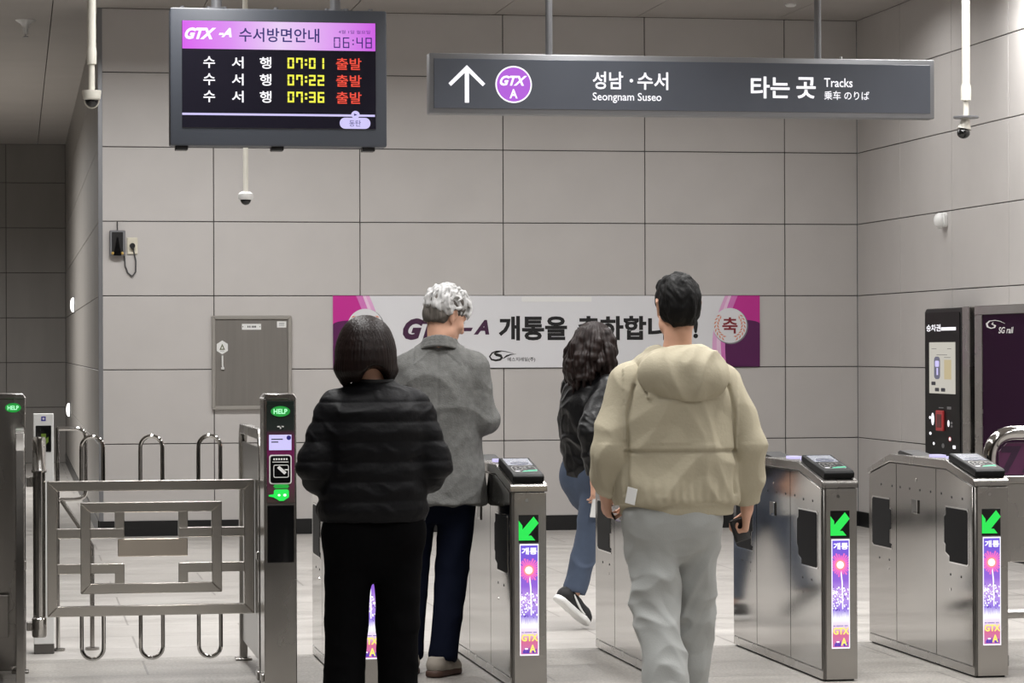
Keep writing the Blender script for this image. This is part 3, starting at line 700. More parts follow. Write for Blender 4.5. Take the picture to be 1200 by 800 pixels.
b.text('乗车 のりば', sx(962), sx(1016), sz(116.5,990), sz(106,990), P, 0.008)
b.build('lettering', None, fc, smooth=False)
for u in (642, 958): M().cyl((sx(u),0.06,0.365),(sx(u),0.06,1.33),0.022).build('hanger_pole', MT['alu'], ds)
M().cyl((sx(985),0.04,0.366),(sx(985),0.04,0.385),0.008).build('bolt', MT['white'], ds)

# ------------------------------------------------------------------ cameras on poles, ceiling and wall fittings
t = thing('dome_camera', (0.503, 19.0, 3.11), 'white dome camera on a long cream pole left of the timetable board', 'camera')
M().cyl((0,0,0.4),(0,0,1.15),0.029).build('upper_pole', MT['white_pipe'], t); M().cyl((0,0,0.10),(0,0,0.45),0.021).build('lower_pole', MT['white_pipe'], t)
M().lathe([(0.02,0.29),(0.031,0.29),(0.033,0.31),(0.033,0.37),(0.03,0.40),(0.02,0.40)], (0,0,0)).build('collar', MT['white_pipe'], t)
M().lathe([(0.0,0.115),(0.064,0.115),(0.064,0.10),(0.058,0.06),(0.05,0.052),(0,0.052)], (0,0,0)).build('housing', MT['white_pipe'], t)
M().sph((0,0,0.052),0.046).build('dome', MT['black_gloss'], t)
M().tube([(-0.047*math.cos(a),-0.0,0.05-0.05*math.sin(a)) for a in np.linspace(0,math.pi,13)], 0.005).build('dome_rim', MT['white_pipe'], t)
t = thing('dome_camera', (1.522, 19.0, 2.47), 'small white dome camera on a thin pole below the timetable board', 'camera')
M().cyl((0,0,0.07),(0,0,1.79),0.017).build('pole', MT['white_pipe'], t)
M().lathe([(0.0,0.09),(0.03,0.09),(0.05,0.075),(0.052,0.05),(0.045,0.036),(0,0.036)], (0,0,0)).build('housing', MT['white'], t)
M().sph((0,0,0.036),0.036).build('dome', MT['black_gloss'], t)
t = thing('ball_camera', (6.565, 19.0, 2.98), 'black ball camera under a round plate on the cream pole at right', 'camera')
M().cyl((0,0,0.33),(0,0,1.28),0.028).build('upper_pole', MT['white_pipe'], t)
M().lathe([(0.02,0.25),(0.036,0.25),(0.037,0.33),(0.033,0.36),(0.02,0.36)], (0,0,0)).build('collar', MT['white_pipe'], t)
M().cyl((0,0,0.13),(0,0,0.26),0.02).build('lower_pole', MT['white_pipe'], t)
M().lathe([(0.0,0.14),(0.088,0.14),(0.09,0.132),(0.088,0.125),(0,0.125)], (0,0,0)).build('plate', MT['alu'], t)
M().cyl((0,0,0.126),(-0.015,0,0.05),0.025,0.05).build('neck', MT['white_pipe'], t)
M().sph((-0.022,-0.01,0.02),0.046,1,1,0.85).build('ball', MT['black_gloss'], t)
t = thing('ceiling_sprinkler', (0.091, 24.0, 4.26), 'white flared sprinkler fitting on the dim ceiling at top left', 'sprinkler')
M().lathe([(0.0,0.0),(0.085,0.0),(0.08,-0.008),(0.045,-0.03),(0.024,-0.06),(0.02,-0.115),(0,-0.117)], (0,0,0)).build('flare', MT['white'], t)
M().lathe([(0.0,-0.135),(0.022,-0.135),(0.022,-0.141),(0,-0.141)], (0,0,0)).cyl((0,0,-0.14),(0,0,-0.11),0.004).build('deflector', MT['alu'], t)
t = thing('smoke_detector', (6.135, 22.0, 4.26), 'flat white detector disc on the ceiling above the direction sign', 'detector')
M().lathe([(0.0,0.0),(0.045,0.0),(0.045,-0.012),(0.03,-0.022),(0,-0.024)], (0,0,0)).build('disc', MT['white'], t)
t = thing('motion_sensor', (7.0, 20.76, 2.47), 'small white motion sensor on the right wall above the ticket machine', 'sensor')
M().prism(rrect(-0.07,0.07,-0.05,0.06,0.03), 'yz', -0.03, 0.002, 0.004).build('base', MT['white'], t)
M().sph((-0.045,-0.01,0.0),0.055,0.8,1,1.1).build('head', MT['white'], t)
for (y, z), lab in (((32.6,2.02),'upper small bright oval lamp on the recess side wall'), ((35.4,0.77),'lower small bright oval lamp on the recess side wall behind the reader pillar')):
    t = thing('wall_lamp', (RX, y, z), lab, 'lamp')  # glowing disc and rim, added to imitate a reflection on the glossy panels
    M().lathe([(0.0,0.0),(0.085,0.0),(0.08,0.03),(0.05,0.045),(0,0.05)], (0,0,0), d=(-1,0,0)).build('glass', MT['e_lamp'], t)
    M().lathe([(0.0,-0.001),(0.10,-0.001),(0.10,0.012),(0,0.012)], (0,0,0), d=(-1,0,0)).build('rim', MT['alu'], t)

t = thing('wall_cabinet', (1.566, WY, 1.017), 'grey metal service cabinet set on the back wall behind the HELP post', 'cabinet')
cw, ch = 0.648, 0.762
b = M()
for q in ([(0,0),(cw,0),(cw-0.03,0.03),(0.03,0.03)], [(cw,0),(cw,ch),(cw-0.03,ch-0.03),(cw-0.03,0.03)], [(cw,ch),(0,ch),(0.03,ch-0.03),(cw-0.03,ch-0.03)], [(0,ch),(0,0),(0.03,0.03),(0.03,ch-0.03)]): b.prism(q, 'xz', -0.03, 0.0, 0.004)
b.build('frame', mat('cabinet_frame', (176,172,166), 0.35, 0.5), t)
dr = M().box(0.03,cw-0.03,-0.018,0.0,0.03,ch-0.03,0.002).build('door', mat('cabinet_door', (128,124,119), 0.45, 0.35, var=0.05, vscale=30, vstretch=(1,1,0.05)), t)
b = M().use(MT['white']); b.box(0.245,0.40,-0.0195,-0.017,0.648,0.695); b.use(MT['ink'])
for x in (0.29,0.305,0.325,0.338,0.35): b.flat([(x,0.665),(x+0.009,0.665),(x+0.009,0.68),(x,0.68)], front(-0.0198))
for x in (0.252,0.39): b.flat(circ(x,0.672,0.004,0.004,8), front(-0.0198))
b.build('name_plate', None, dr, smooth=False)
b = M().use(MT['white']); b.box(0.53,0.605,-0.0195,-0.017,0.665,0.715); b.use(MT['alu'])
for z in (0.70,0.69,0.68): b.flat([(0.545,z),(0.59,z),(0.59,z+0.004),(0.545,z+0.004)], front(-0.0198))
b.build('sticker', None, dr, smooth=False)
b = M().use(MT['white']); b.prism(circ(0.085,0.505,0.052,0.056,6,math.radians(30),math.radians(390)), 'xz', -0.0198, -0.017)
b.use(mat('badge_olive', (96,100,70), 0.5)); b.flat([(0.062,0.485),(0.108,0.485),(0.085,0.535)], front(-0.0202)); b.use(MT['white']); b.flat([(0.076,0.494),(0.094,0.494),(0.085,0.516)], front(-0.0206))
b.use(MT['alu']); b.flat([(0.068,0.474),(0.102,0.474),(0.102,0.478),(0.068,0.478)], front(-0.0202)); b.build('badge', None, dr, smooth=False)
M().tube([(0.085,-0.03,0.44),(0.085,-0.034,0.36),(0.09,-0.03,0.335)], 0.007).box(0.075,0.1,-0.034,-0.016,0.325,0.345,0.003).cyl((0.085,-0.03,0.43),(0.085,-0.016,0.43),0.006).build('handle', MT['white'], dr)

t = thing('bell_box', (0.748, WY, 2.262), 'small dark box hung on the back wall with a plugged cable', 'box')
M().box(0,0.125,-0.05,0,0.0,0.205,0.006).build('case', MT['alu'], t)
M().box(0.018,0.107,-0.054,-0.049,0.015,0.19,0.003).build('front_plate', MT['black'], t)
M().prism([(0.03,0.0),(0.095,0.0),(0.068,0.15),(0.058,0.15)], 'xz', -0.066, -0.054, 0.003).build('horn', MT['black_gloss'], t)
b = M()
for x in (0.025,0.1): b.sph((x,-0.056,0.02),0.013)
b.build('brass_knob', mat('brass', (226,190,110), 0.3, 0.8), t)
M().tube([(0.063,-0.03,0.2),(0.063,-0.012,0.28)], 0.005).build('hanger', MT['black'], t)
M().tube([(0.118,-0.012,0.01),(0.125,-0.012,-0.08),(0.145,-0.012,-0.135),(0.18,-0.012,-0.165),(0.208,-0.012,-0.13),(0.21,-0.014,-0.04),(0.195,-0.02,0.03),(0.185,-0.03,0.085)], 0.006).build('cable', mat('cable_grey', (70,70,72), 0.5), t)
t = thing('wall_socket', (0.888, WY, 2.275), 'cream wall socket beside the small dark box', 'socket')
M().box(0,0.085,-0.016,0,0,0.135,0.005).build('plate', mat('socket_cream', (214,208,190), 0.45), t)
M().cyl((0.042,-0.017,0.068),(0.042,-0.05,0.068),0.022).build('plug', MT['black'], t)

# ------------------------------------------------------------------ opening banner
BX0, BX1, BZ0, BZ1 = 2.553, 6.147, 1.347, 1.94
bn = thing('banner', (0, WY-0.012, 0), 'wide white and purple opening banner on the back wall', 'banner')
M().box(BX0,BX1,0.0,0.010,BZ0,BZ1).build('cloth', MT['banner'], bn)
def bx(u): return BX0+(u-390)/500*(BX1-BX0)
def bz(v): return BZ1-(v-347)/83.5*(BZ1-BZ0)
def wave(side, f0):
    """stacked curved colour shapes at one end of the banner"""
    s_ = 1 if side == 'r' else -1
    e = BX1 if side == 'r' else BX0
    n = 16
    def edge(off0, off1): return [(e-s_*(off0+(off1-off0)*t+0.05*math.sin(t*math.pi)), BZ0+(BZ1-BZ0)*t) for t in np.linspace(0,1,n)]
    b = M()
    for k, (m_, o0, o1) in enumerate(((MT['pink'],0.40,0.30),(mat('pink_pale',(236,200,226),0.4),0.36,0.27),(mat('pink_mid',(214,120,190),0.4),0.32,0.245),(MT['magenta'],0.29,0.19))):
        pts = edge(o0,o1); b.use(m_)
        for i in range(n-1): b.flat([pts[i],pts[i+1],(e,pts[i+1][1]),(e,pts[i][1])], front(-0.0006*(k+1)))
    pts = edge(0.29,0.19); b.use(MT['purple'])
    for i in range(n-1):
        if pts[i+1][1] <= BZ0+(BZ1-BZ0)*0.66: b.flat([pts[i],pts[i+1],(e,pts[i+1][1]),(e,pts[i][1])], front(-0.0031))
    zt_ = [p for p in pts if p[1] <= BZ0+(BZ1-BZ0)*0.66][-1]
    mx = (zt_[0]+e)/2; w2 = abs(zt_[0]-e)/2
    b.flat([(mx+w2*math.cos(a), zt_[1]+0.035*math.sin(a)) for a in np.linspace(0,math.pi,14)], front(-0.0031))
    b.build('colour_band', None, bn, smooth=False)
    # round seal with laurel wreath
    c = (bx(854), bz(382)) if side == 'r' else (bx(427), bz(382.5))
    b = M().use(MT['alu']); b.flat(circ(c[0]+0.006,c[1]-0.006,0.150,0.150,48), front(-0.0036))
    b.use(MT['banner']); b.flat(circ(*c,0.146,0.146,48), front(-0.0042))
    b.use(MT['rust'])
    for sd in (1,-1):
        for k in range(8):
            a = math.radians(-62+k*14.5)
            for rr_, tw in ((0.128,0.5),(0.104,-0.5)):
                px_, pz = c[0]+sd*rr_*math.cos(a), c[1]+rr_*math.sin(a)
                d = a+math.pi/2+tw; l, w = 0.020, 0.0065
                b.flat([(px_-sd*l*math.cos(d), pz-l*math.sin(d)), (px_+sd*w*math.sin(d), pz-w*math.cos(d)), (px_+sd*l*math.cos(d), pz+l*math.sin(d)), (px_-sd*w*math.sin(d), pz+w*math.cos(d))], front(-0.0046))
    b.use(MT['maroon']); b.text('축', c[0]-0.066, c[0]+0.066, c[1]-0.068, c[1]+0.068, front(-0.005), 0.02); b.build('seal', None, bn, smooth=False)
wave('r', 0); wave('l', 0)
b = M().use(MT['plum']); P = front(-0.001)
b.text('GTX', bx(470), bx(535), bz(398), bz(373), P, 0.06, 0.35); b.flat([(bx(538),bz(388)),(bx(549),bz(388)),(bx(551),bz(384)),(bx(540),bz(384))], P)
b.text('A', bx(552), bx(570), bz(392), bz(375), P, 0.05, 0.3)
b.use(MT['ink']); b.text('개통을', bx(581), bx(661), bz(399), bz(370.5), P, 0.035); b.text('축하합니다!', bx(673), bx(816), bz(399), bz(370.5), P, 0.035)
b.build('lettering', None, bn, smooth=False)
b = M().use(MT['ink'])
Q_ = lambda p: (bx(545+p[0]/12), bz(390+p[1]/12))
stroke(b, P, [Q_(p) for p in ((640,290),(560,268),(470,252),(400,256),(340,280),(305,330),(330,372),(390,384),(450,374),(475,350),(460,320),(400,305),(375,290),(400,272),(470,262))],
       [0.002,0.005,0.007,0.009,0.012,0.014,0.014,0.016,0.018,0.022,0.024,0.024,0.02,0.012,0.002])
stroke(b, P, [Q_(p) for p in ((495,358),(540,325),(600,303),(680,296))], [0.006,0.014,0.009,0.001])
b.text('에스지레일(주)', *[bx(q) for q in (591,623.5)], bz(424), bz(418.5), P, 0.01); b.build('company_logo', None, bn, smooth=False)
M().box(bx(608),bx(690),-0.0012,0,bz(354),bz(348)).build('tape_patch', mat('tape_white', (232,232,230), 0.5), bn)

# ------------------------------------------------------------------ people: smooth continuous surfaces grown from joints
class Field:
    """distance field on a grid, meshed as one continuous surface"""
    def __init__(s, lo, hi, vox):
        s.lo = np.array(lo, float); s.v = vox; s.n = np.ceil((np.array(hi)-s.lo)/vox).astype(int)+1
        s.f = np.full(s.n, 0.3, np.float32)
    def _sub(s, lo, hi, m):
        i0 = np.clip(np.floor((np.array(lo)-m-s.lo)/s.v).astype(int), 0, s.n-1); i1 = np.clip(np.ceil((np.array(hi)+m-s.lo)/s.v).astype(int)+1, 1, s.n)
        ax = [np.arange(a, b, dtype=np.float32)*s.v+l for a, b, l in zip(i0, i1, s.lo)]
        return tuple(slice(a, b) for a, b in zip(i0, i1)), np.meshgrid(*ax, indexing='ij')
    def _put(s, sl, d, k, op):
        a = s.f[sl]
        if op == 'cut':
            d = -d
            if k: h = np.maximum(k-np.abs(a-d), 0)/k; s.f[sl] = np.maximum(a, d)+h*h*k*0.25
            else: s.f[sl] = np.maximum(a, d)
        else:
            if k: h = np.maximum(k-np.abs(a-d), 0)/k; s.f[sl] = np.minimum(a, d)-h*h*k*0.25
            else: s.f[sl] = np.minimum(a, d)
    def cap(s, a, b, ra, rb, k=0.02, op='add', flat=None):
        """tapered round limb a-b; flat=(axis, factor) squeezes it along an axis"""
        a = np.array(a, float); b = np.array(b, float); r = max(ra, rb)
        sl, (X, Y, Z) = s._sub(np.minimum(a,b)-r, np.maximum(a,b)+r, k+2*s.v)
        P = np.stack([X-a[0], Y-a[1], Z-a[2]], -1); ab = b-a; l2 = float(ab@ab) or 1e-9
        t = np.clip((P@ab.astype(np.float32))/l2, 0, 1); q = P-t[..., None]*ab.astype(np.float32)
        if flat is not None:
            ax = np.array(flat[0], float); ax /= np.linalg.norm(ax); c = q@ax.astype(np.float32)
            q = q+(c*(1/flat[1]-1))[..., None]*ax.astype(np.float32)
        d = np.linalg.norm(q, axis=-1)-(ra+(rb-ra)*t)
        if flat is not None: d = d*max(flat[1], 0.5)
        s._put(sl, d.astype(np.float32), k, op); return s
    def chain(s, pts, rs, k=0.02, **kw):
        for i in range(len(pts)-1): s.cap(pts[i], pts[i+1], rs[i], rs[i+1], k, **kw)
        return s
    def ell(s, c, r, k=0.02, R=None, op='add'):
        c = np.array(c, float); r = np.array(r, float); m = r.max()
        sl, (X, Y, Z) = s._sub(c-m, c+m, k+2*s.v)
        P = np.stack([X-c[0], Y-c[1], Z-c[2]], -1)
        if R is not None: P = P@np.array(R, np.float32)          # into local axes (R columns are the axes)
        k0 = np.linalg.norm(P/r.astype(np.float32), axis=-1); k1 = np.linalg.norm(P/(r*r).astype(np.float32), axis=-1)+1e-6
        s._put(sl, (k0*(k0-1)/k1).astype(np.float32), k, op); return s
    def loft(s, rings, k=0.02, p=2.3, op='add'):
        """stack of rounded sections (z, cx, cy, rx, ry)"""
        R = np.array(sorted(rings), float); mx = R[:,3].max(); my = R[:,4].max()
        lo = (R[:,1].min()-mx, R[:,2].min()-my, R[0,0]); hi = (R[:,1].max()+mx, R[:,2].max()+my, R[-1,0])
        sl, (X, Y, Z) = s._sub(lo, hi, k+2*s.v)
        zs = Z[0,0,:]; zz = np.linspace(R[0,0], R[-1,0], 240); ker = np.ones(9)/9
        def it(c):
            v = np.interp(zz, R[:,0], R[:,c]); v = np.convolve(np.pad(v, 4, 'edge'), ker, 'valid'); return np.interp(zs, zz, v).astype(np.float32)
        cx, cy, rx, ry = it(1), it(2), it(3), it(4)
        q = (np.abs((X-cx)/rx)**p+np.abs((Y-cy)/ry)**p)**(1/p)
        d = (q-1)*np.minimum(rx, ry)
        d = np.maximum(d, np.maximum(R[0,0]-Z, Z-R[-1,0]))
        s._put(sl, d.astype(np.float32), k, op); return s
    def plane(s, p, n, k=0.004):
        """cut away everything on the side n points to"""
        n = np.array(n, float); n /= np.linalg.norm(n)
        sl, (X, Y, Z) = s._sub(s.lo, s.lo+s.v*s.n, 0)
        d = (X-p[0])*n[0]+(Y-p[1])*n[1]+(Z-p[2])*n[2]
        s._put(sl, (-d).astype(np.float32), k, 'cut'); return s
    def cutcap(s, a, b, r, k=0.004): return s.cap(a, b, r, r, k, op='cut')
    def mesh(s, smooth=2, disp=None):
        f = s.f; sg = f < 0; nx, ny, nz = f.shape
        C = [(i,j,k) for i in (0,1) for j in (0,1) for k in (0,1)]
        cut = lambda A, o: A[o[0]:nx-1+o[0], o[1]:ny-1+o[1], o[2]:nz-1+o[2]]
        cnt = sum(cut(sg, o).astype(np.int8) for o in C); act = (cnt > 0) & (cnt < 8)
        idx = np.full(act.shape, -1, np.int64); I = np.argwhere(act); idx[act] = np.arange(len(I))
        vals = {o: cut(f, o)[act] for o in C}
        pos = np.zeros((len(I), 3)); num = np.zeros(len(I))
        for a in C:
            for ax in range(3):
                if a[ax]: continue
                b = list(a); b[ax] = 1; b = tuple(b); fa, fb = vals[a], vals[b]; m = (fa < 0) != (fb < 0)
                t = fa[m]/(fa[m]-fb[m]); q = np.tile(np.array(a, float), (m.sum(), 1)); q[:, ax] += t
                pos[m] += q; num[m] += 1
        V = s.lo+(I+pos/num[:, None])*s.v
        F = []
        for ax in range(3):
            u, w = (ax+1) % 3, (ax+2) % 3
            a = [slice(None)]*3; b = [slice(None)]*3; a[ax] = slice(0,-1); b[ax] = slice(1,None)
            A, B_ = sg[tuple(a)], sg[tuple(b)]; E = np.argwhere(A != B_); E = E[(E[:,u] > 0) & (E[:,w] > 0) & (E[:,u] < f.shape[u]-1) & (E[:,w] < f.shape[w]-1)]
            fl = A[tuple(E.T)]
            def cell(du, dw): q = E.copy(); q[:,u] -= du; q[:,w] -= dw; return idx[tuple(q.T)]
            q = np.stack([cell(1,1), cell(0,1), cell(0,0), cell(1,0)], 1); q[~fl] = q[~fl][:, ::-1]; F.append(q)
        F = np.concatenate(F); F = F[(F >= 0).all(1)]
        E = np.concatenate([F[:, [i, (i+1) % 4]] for i in range(4)])
        deg = np.bincount(E.ravel(), minlength=len(V)).astype(float)
        for _ in range(smooth):
            acc = np.zeros_like(V)
            for c in range(3): acc[:,c] = np.bincount(E[:,0], V[E[:,1],c], len(V))+np.bincount(E[:,1], V[E[:,0],c], len(V))
            V = V*0.45+0.55*acc/np.maximum(deg, 1)[:, None]
        if disp is not None:
            for _ in range(1):
                n = np.cross(V[F[:,2]]-V[F[:,0]], V[F[:,3]]-V[F[:,1]]); N = np.zeros_like(V)
                for i in range(4):
                    for c in range(3): N[:,c] += np.bincount(F[:,i], n[:,c], len(V))
                N /= np.linalg.norm(N, axis=1)[:, None]+1e-9
            V = V+N*disp(V, N)[:, None]
        return V, F
def put(name, VF, m, parent):
    V, F = VF; me = bpy.data.meshes.new(name); me.vertices.add(len(V)); me.vertices.foreach_set('co', V.astype(np.float32).ravel())
    me.loops.add(F.size); me.loops.foreach_set('vertex_index', F.astype(np.int32).ravel())
    me.polygons.add(len(F)); me.polygons.foreach_set('loop_start', np.arange(0, F.size, 4, dtype=np.int32))
    me.polygons.foreach_set('use_smooth', np.ones(len(F), bool)); me.update(calc_edges=True); me.validate()
    me.materials.append(m); o = bpy.data.objects.new(name, me); COL.objects.link(o); o.parent = parent; return o
def rz(a): c, s_ = math.cos(a), math.sin(a); return np.array([[c,-s_,0],[s_,c,0],[0,0,1]])
def rx(a): c, s_ = math.cos(a), math.sin(a); return np.array([[1,0,0],[0,c,-s_],[0,s_,c]])
def ry(a): c, s_ = math.cos(a), math.sin(a); return np.array([[c,0,s_],[0,1,0],[-s_,0,c]])
def axis_rot(ax, a):
    ax = np.array(ax, float); ax /= np.linalg.norm(ax); K = np.array([[0,-ax[2],ax[1]],[ax[2],0,-ax[0]],[-ax[1],ax[0],0]])
    return np.eye(3)+math.sin(a)*K+(1-math.cos(a))*K@K
def fbm(V, sc, seed=0, oct=3):
    """smooth noise from rotated sine sheets with a warp"""
    r = np.random.RandomState(seed); P = V*np.array(sc); out = np.zeros(len(V)); amp = 1
    W_ = P+0.6*np.sin(P[:, [1,2,0]]*1.3+r.rand(3)*6)
    for o in range(oct):
        acc = 0
        for _ in range(5):
            d = r.randn(3); d /= np.linalg.norm(d); acc = acc+np.sin(W_@d*(2**o)*1.6+r.rand()*6.28)
        out += amp*acc/3; amp *= 0.5
    return out
def folds(V, sc, seed=0, sharp=2.0):
    """creased cloth: ridges of the noise"""
    n = fbm(V, sc, seed, 2); return 1-np.minimum(np.abs(n)*sharp, 1.6)

SKIN = mat('skin', (206,160,136), 0.5, var=0.05, vscale=20, bump=0.02, bscale=150)
EYE_W = mat('eye_white', (225,222,216), 0.2); EYE_D = mat('eye_dark', (26,18,14), 0.15)

def head(S, c, R, s=1.0, fem=False):
    """skull, jaw, face and ears; c centre of the head, R columns = right, forward, up"""
    R = np.array(R); L = lambda p: np.array(c)+R@(np.array(p)*s)
    S.ell(L((0,-0.012,0.030)), np.array((0.075,0.094,0.088))*s, 0.02, R)
    S.ell(L((0,0.030,-0.030)), np.array((0.062,0.062,0.085))*s, 0.03, R)
    S.cap(L((-0.045,0.02,-0.065)), L((0,0.072,-0.098)), 0.022*s, 0.018*s, 0.03); S.cap(L((0.045,0.02,-0.065)), L((0,0.072,-0.098)), 0.022*s, 0.018*s, 0.03)
    for x in (-1, 1):
        S.ell(L((x*0.031,0.092,0.008)), np.array((0.017,0.014,0.012))*s, 0.012, R, 'cut')
        S.cap(L((x*0.014,0.086,0.026)), L((x*0.048,0.074,0.026)), 0.010*s, 0.008*s, 0.015)
        S.cap(L((x*0.048,0.062,-0.018)), L((x*0.038,0.070,-0.03)), 0.018*s, 0.014*s, 0.02)
        E = lambda p: L((x*p[0],p[1],p[2]))
        S.chain([E((0.076,-0.002,-0.026)),E((0.084,-0.020,0.0)),E((0.088,-0.026,0.022)),E((0.085,-0.008,0.034)),E((0.079,0.004,0.018))], [0.007,0.006,0.006,0.006,0.005], 0.006)
        S.ell(E((0.078,-0.010,0.004)), np.array((0.006,0.018,0.028))*s, 0.008, R)
    S.chain([L((0,0.086,0.018)),L((0,0.100,-0.008)),L((0,0.112,-0.028))], [0.009*s,0.010*s,0.012*s], 0.012)
    for x in (-1,1): S.cap(L((0,0.100,-0.032)), L((x*0.013,0.094,-0.033)), 0.008*s, 0.007*s, 0.008)
    S.cap(L((-0.018,0.086,-0.058)), L((0.018,0.086,-0.058)), 0.008*s, 0.008*s, 0.010)
    S.cap(L((-0.016,0.085,-0.069)), L((0.016,0.085,-0.069)), 0.009*s, 0.009*s, 0.010)
    S.cap(L((-0.020,0.098,-0.0635)), L((0.020,0.098,-0.0635)), 0.003, 0.003, 0.004, op='cut')
    return L
def eyes(root, L, s=1.0):
    for x in (-1,1):
        e = M().sph(L((x*0.031,0.074,0.008)), 0.0125*s); e = e.build('eye', EYE_W, root)
        d = np.array(L((x*0.031,0.0825,0.008))); M().sph(d, 0.006*s).build('iris', EYE_D, e)
def hand(S, w, d, n, t, curl=(0.5,0.6,0.4), thumb=0.5, s=1.0, spread=0.06):
    """w wrist, d along the palm, n palm-facing side, t thumb side"""
    w = np.array(w, float); d = np.array(d, float)/np.linalg.norm(d); n = np.array(n, float); n -= d*(n@d); n /= np.linalg.norm(n)
    t0 = np.array(t, float); t = np.cross(d, n); t = t if t@t0 > 0 else -t
    off = [0.031,0.011,-0.010,-0.029]; ln = [(0.040,0.025,0.020),(0.045,0.028,0.021),(0.041,0.026,0.020),(0.032,0.020,0.018)]
    S.cap(w-d*0.03*s, w+d*0.012*s, 0.026*s, 0.024*s, 0.015, flat=(n,0.72))
    tips = []
    for i in range(4):
        k0 = w+d*0.012*s+t*off[i]*0.55*s; k1 = w+d*(0.088-0.005*abs(i-1))*s+t*off[i]*s
        S.cap(k0, k1, 0.016*s, 0.0125*s, 0.012)
        p = k1; a = 0; dd = d+t*spread*(1.5-i)*0.6
        for j in range(3):
            a += curl[j]*(1+0.08*i); q = dd*math.cos(a)+n*math.sin(a); q /= np.linalg.norm(q)
            e = p+q*ln[i][j]*s; S.cap(p, e, (0.0098-0.0010*j)*s, (0.0090-0.0011*j)*s, 0.0035); p = e
        tips.append(p)
    b0 = w+d*0.022*s+t*0.022*s; b1 = b0+(d*0.55+t*0.75+n*0.35*thumb)*0.040*s; b2 = b1+(d*0.85+t*0.25+n*(0.3+0.7*thumb))*0.028*s
    b3 = b2+(d*0.75-t*0.15*thumb+n*(0.3+0.8*thumb))*0.022*s
    S.cap(b0, b1, 0.017*s, 0.0125*s, 0.010); S.cap(b1, b2, 0.0115*s, 0.0100*s, 0.004); S.cap(b2, b3, 0.0100*s, 0.0080*s, 0.003)
    return tips
def body(J, hs=1.0):
    """one continuous figure through the joints J"""
    pts = np.array([p for k, p in J.items() if isinstance(p, tuple) and len(p) == 3 and k not in ('Ld','Rd','Ln','Rn','Lt','Rt')], float)
    S = Field(pts.min(0)-0.16, pts.max(0)+0.17, 0.0055); S.lo[2] = -0.02
    S = Field(S.lo, pts.max(0)+np.array((0.16,0.16,0.17)), 0.0055)
    pe, nk, ch = (np.array(J[k], float) for k in ('pelvis','neck','chest'))
    w = J.get('w', 1.0)
    S.ell(pe+(0,0,0.02), (0.15*w,0.10,0.11), 0.04); S.cap(pe+(0,0,0.05), ch-(0,0,0.08), 0.105*w, 0.115*w, 0.06, flat=((0,1,0),0.8))
    S.ell(ch, (0.15*w,0.095,0.16), 0.05); S.cap(ch+(0,0,0.1), nk, 0.07, 0.055, 0.05)
    for s_ in 'LR':
        sh, el, wr = J[s_+'sh'], J[s_+'el'], J[s_+'wr']
        S.cap(nk-(0,0,0.05), np.array(sh)-(0,0,0.025), 0.046, 0.044, 0.04); S.cap(np.array(sh)-(0,0,0.025), el, 0.044*w, 0.036*w, 0.02); S.cap(el, wr, 0.038*w, 0.026*w, 0.012)
        hp_, kn, an = J[s_+'hip'], J[s_+'kn'], J[s_+'an']
        S.cap(hp_, kn, 0.080*w, 0.052*w, 0.03)
        mid = np.array(kn)*0.72+np.array(an)*0.28-(0,0.012,0); S.cap(kn, mid, 0.050*w, 0.050*w, 0.015); S.cap(mid, an, 0.050*w, 0.034*w, 0.015)
        an_ = np.array(an)-(0,0,0.035); toe = an_+(np.array(J[s_+'toe'])-an_)*0.72+(0,0,0.022); S.cap(an_, toe, 0.030, 0.020, 0.02)
        hand(S, wr, J[s_+'d'], J[s_+'n'], J[s_+'t'], J.get(s_+'curl',(0.45,0.5,0.35)), J.get(s_+'th',0.5), hs)
    hc = np.array(J['head'], float); R = J['R']
    S.cap(nk-(0,0,0.02), hc+R@np.array((0,-0.02,-0.03)), 0.054*w, 0.056*w, 0.02)
    L = head(S, hc, R, J.get('hscale',1.0))
    return S, L
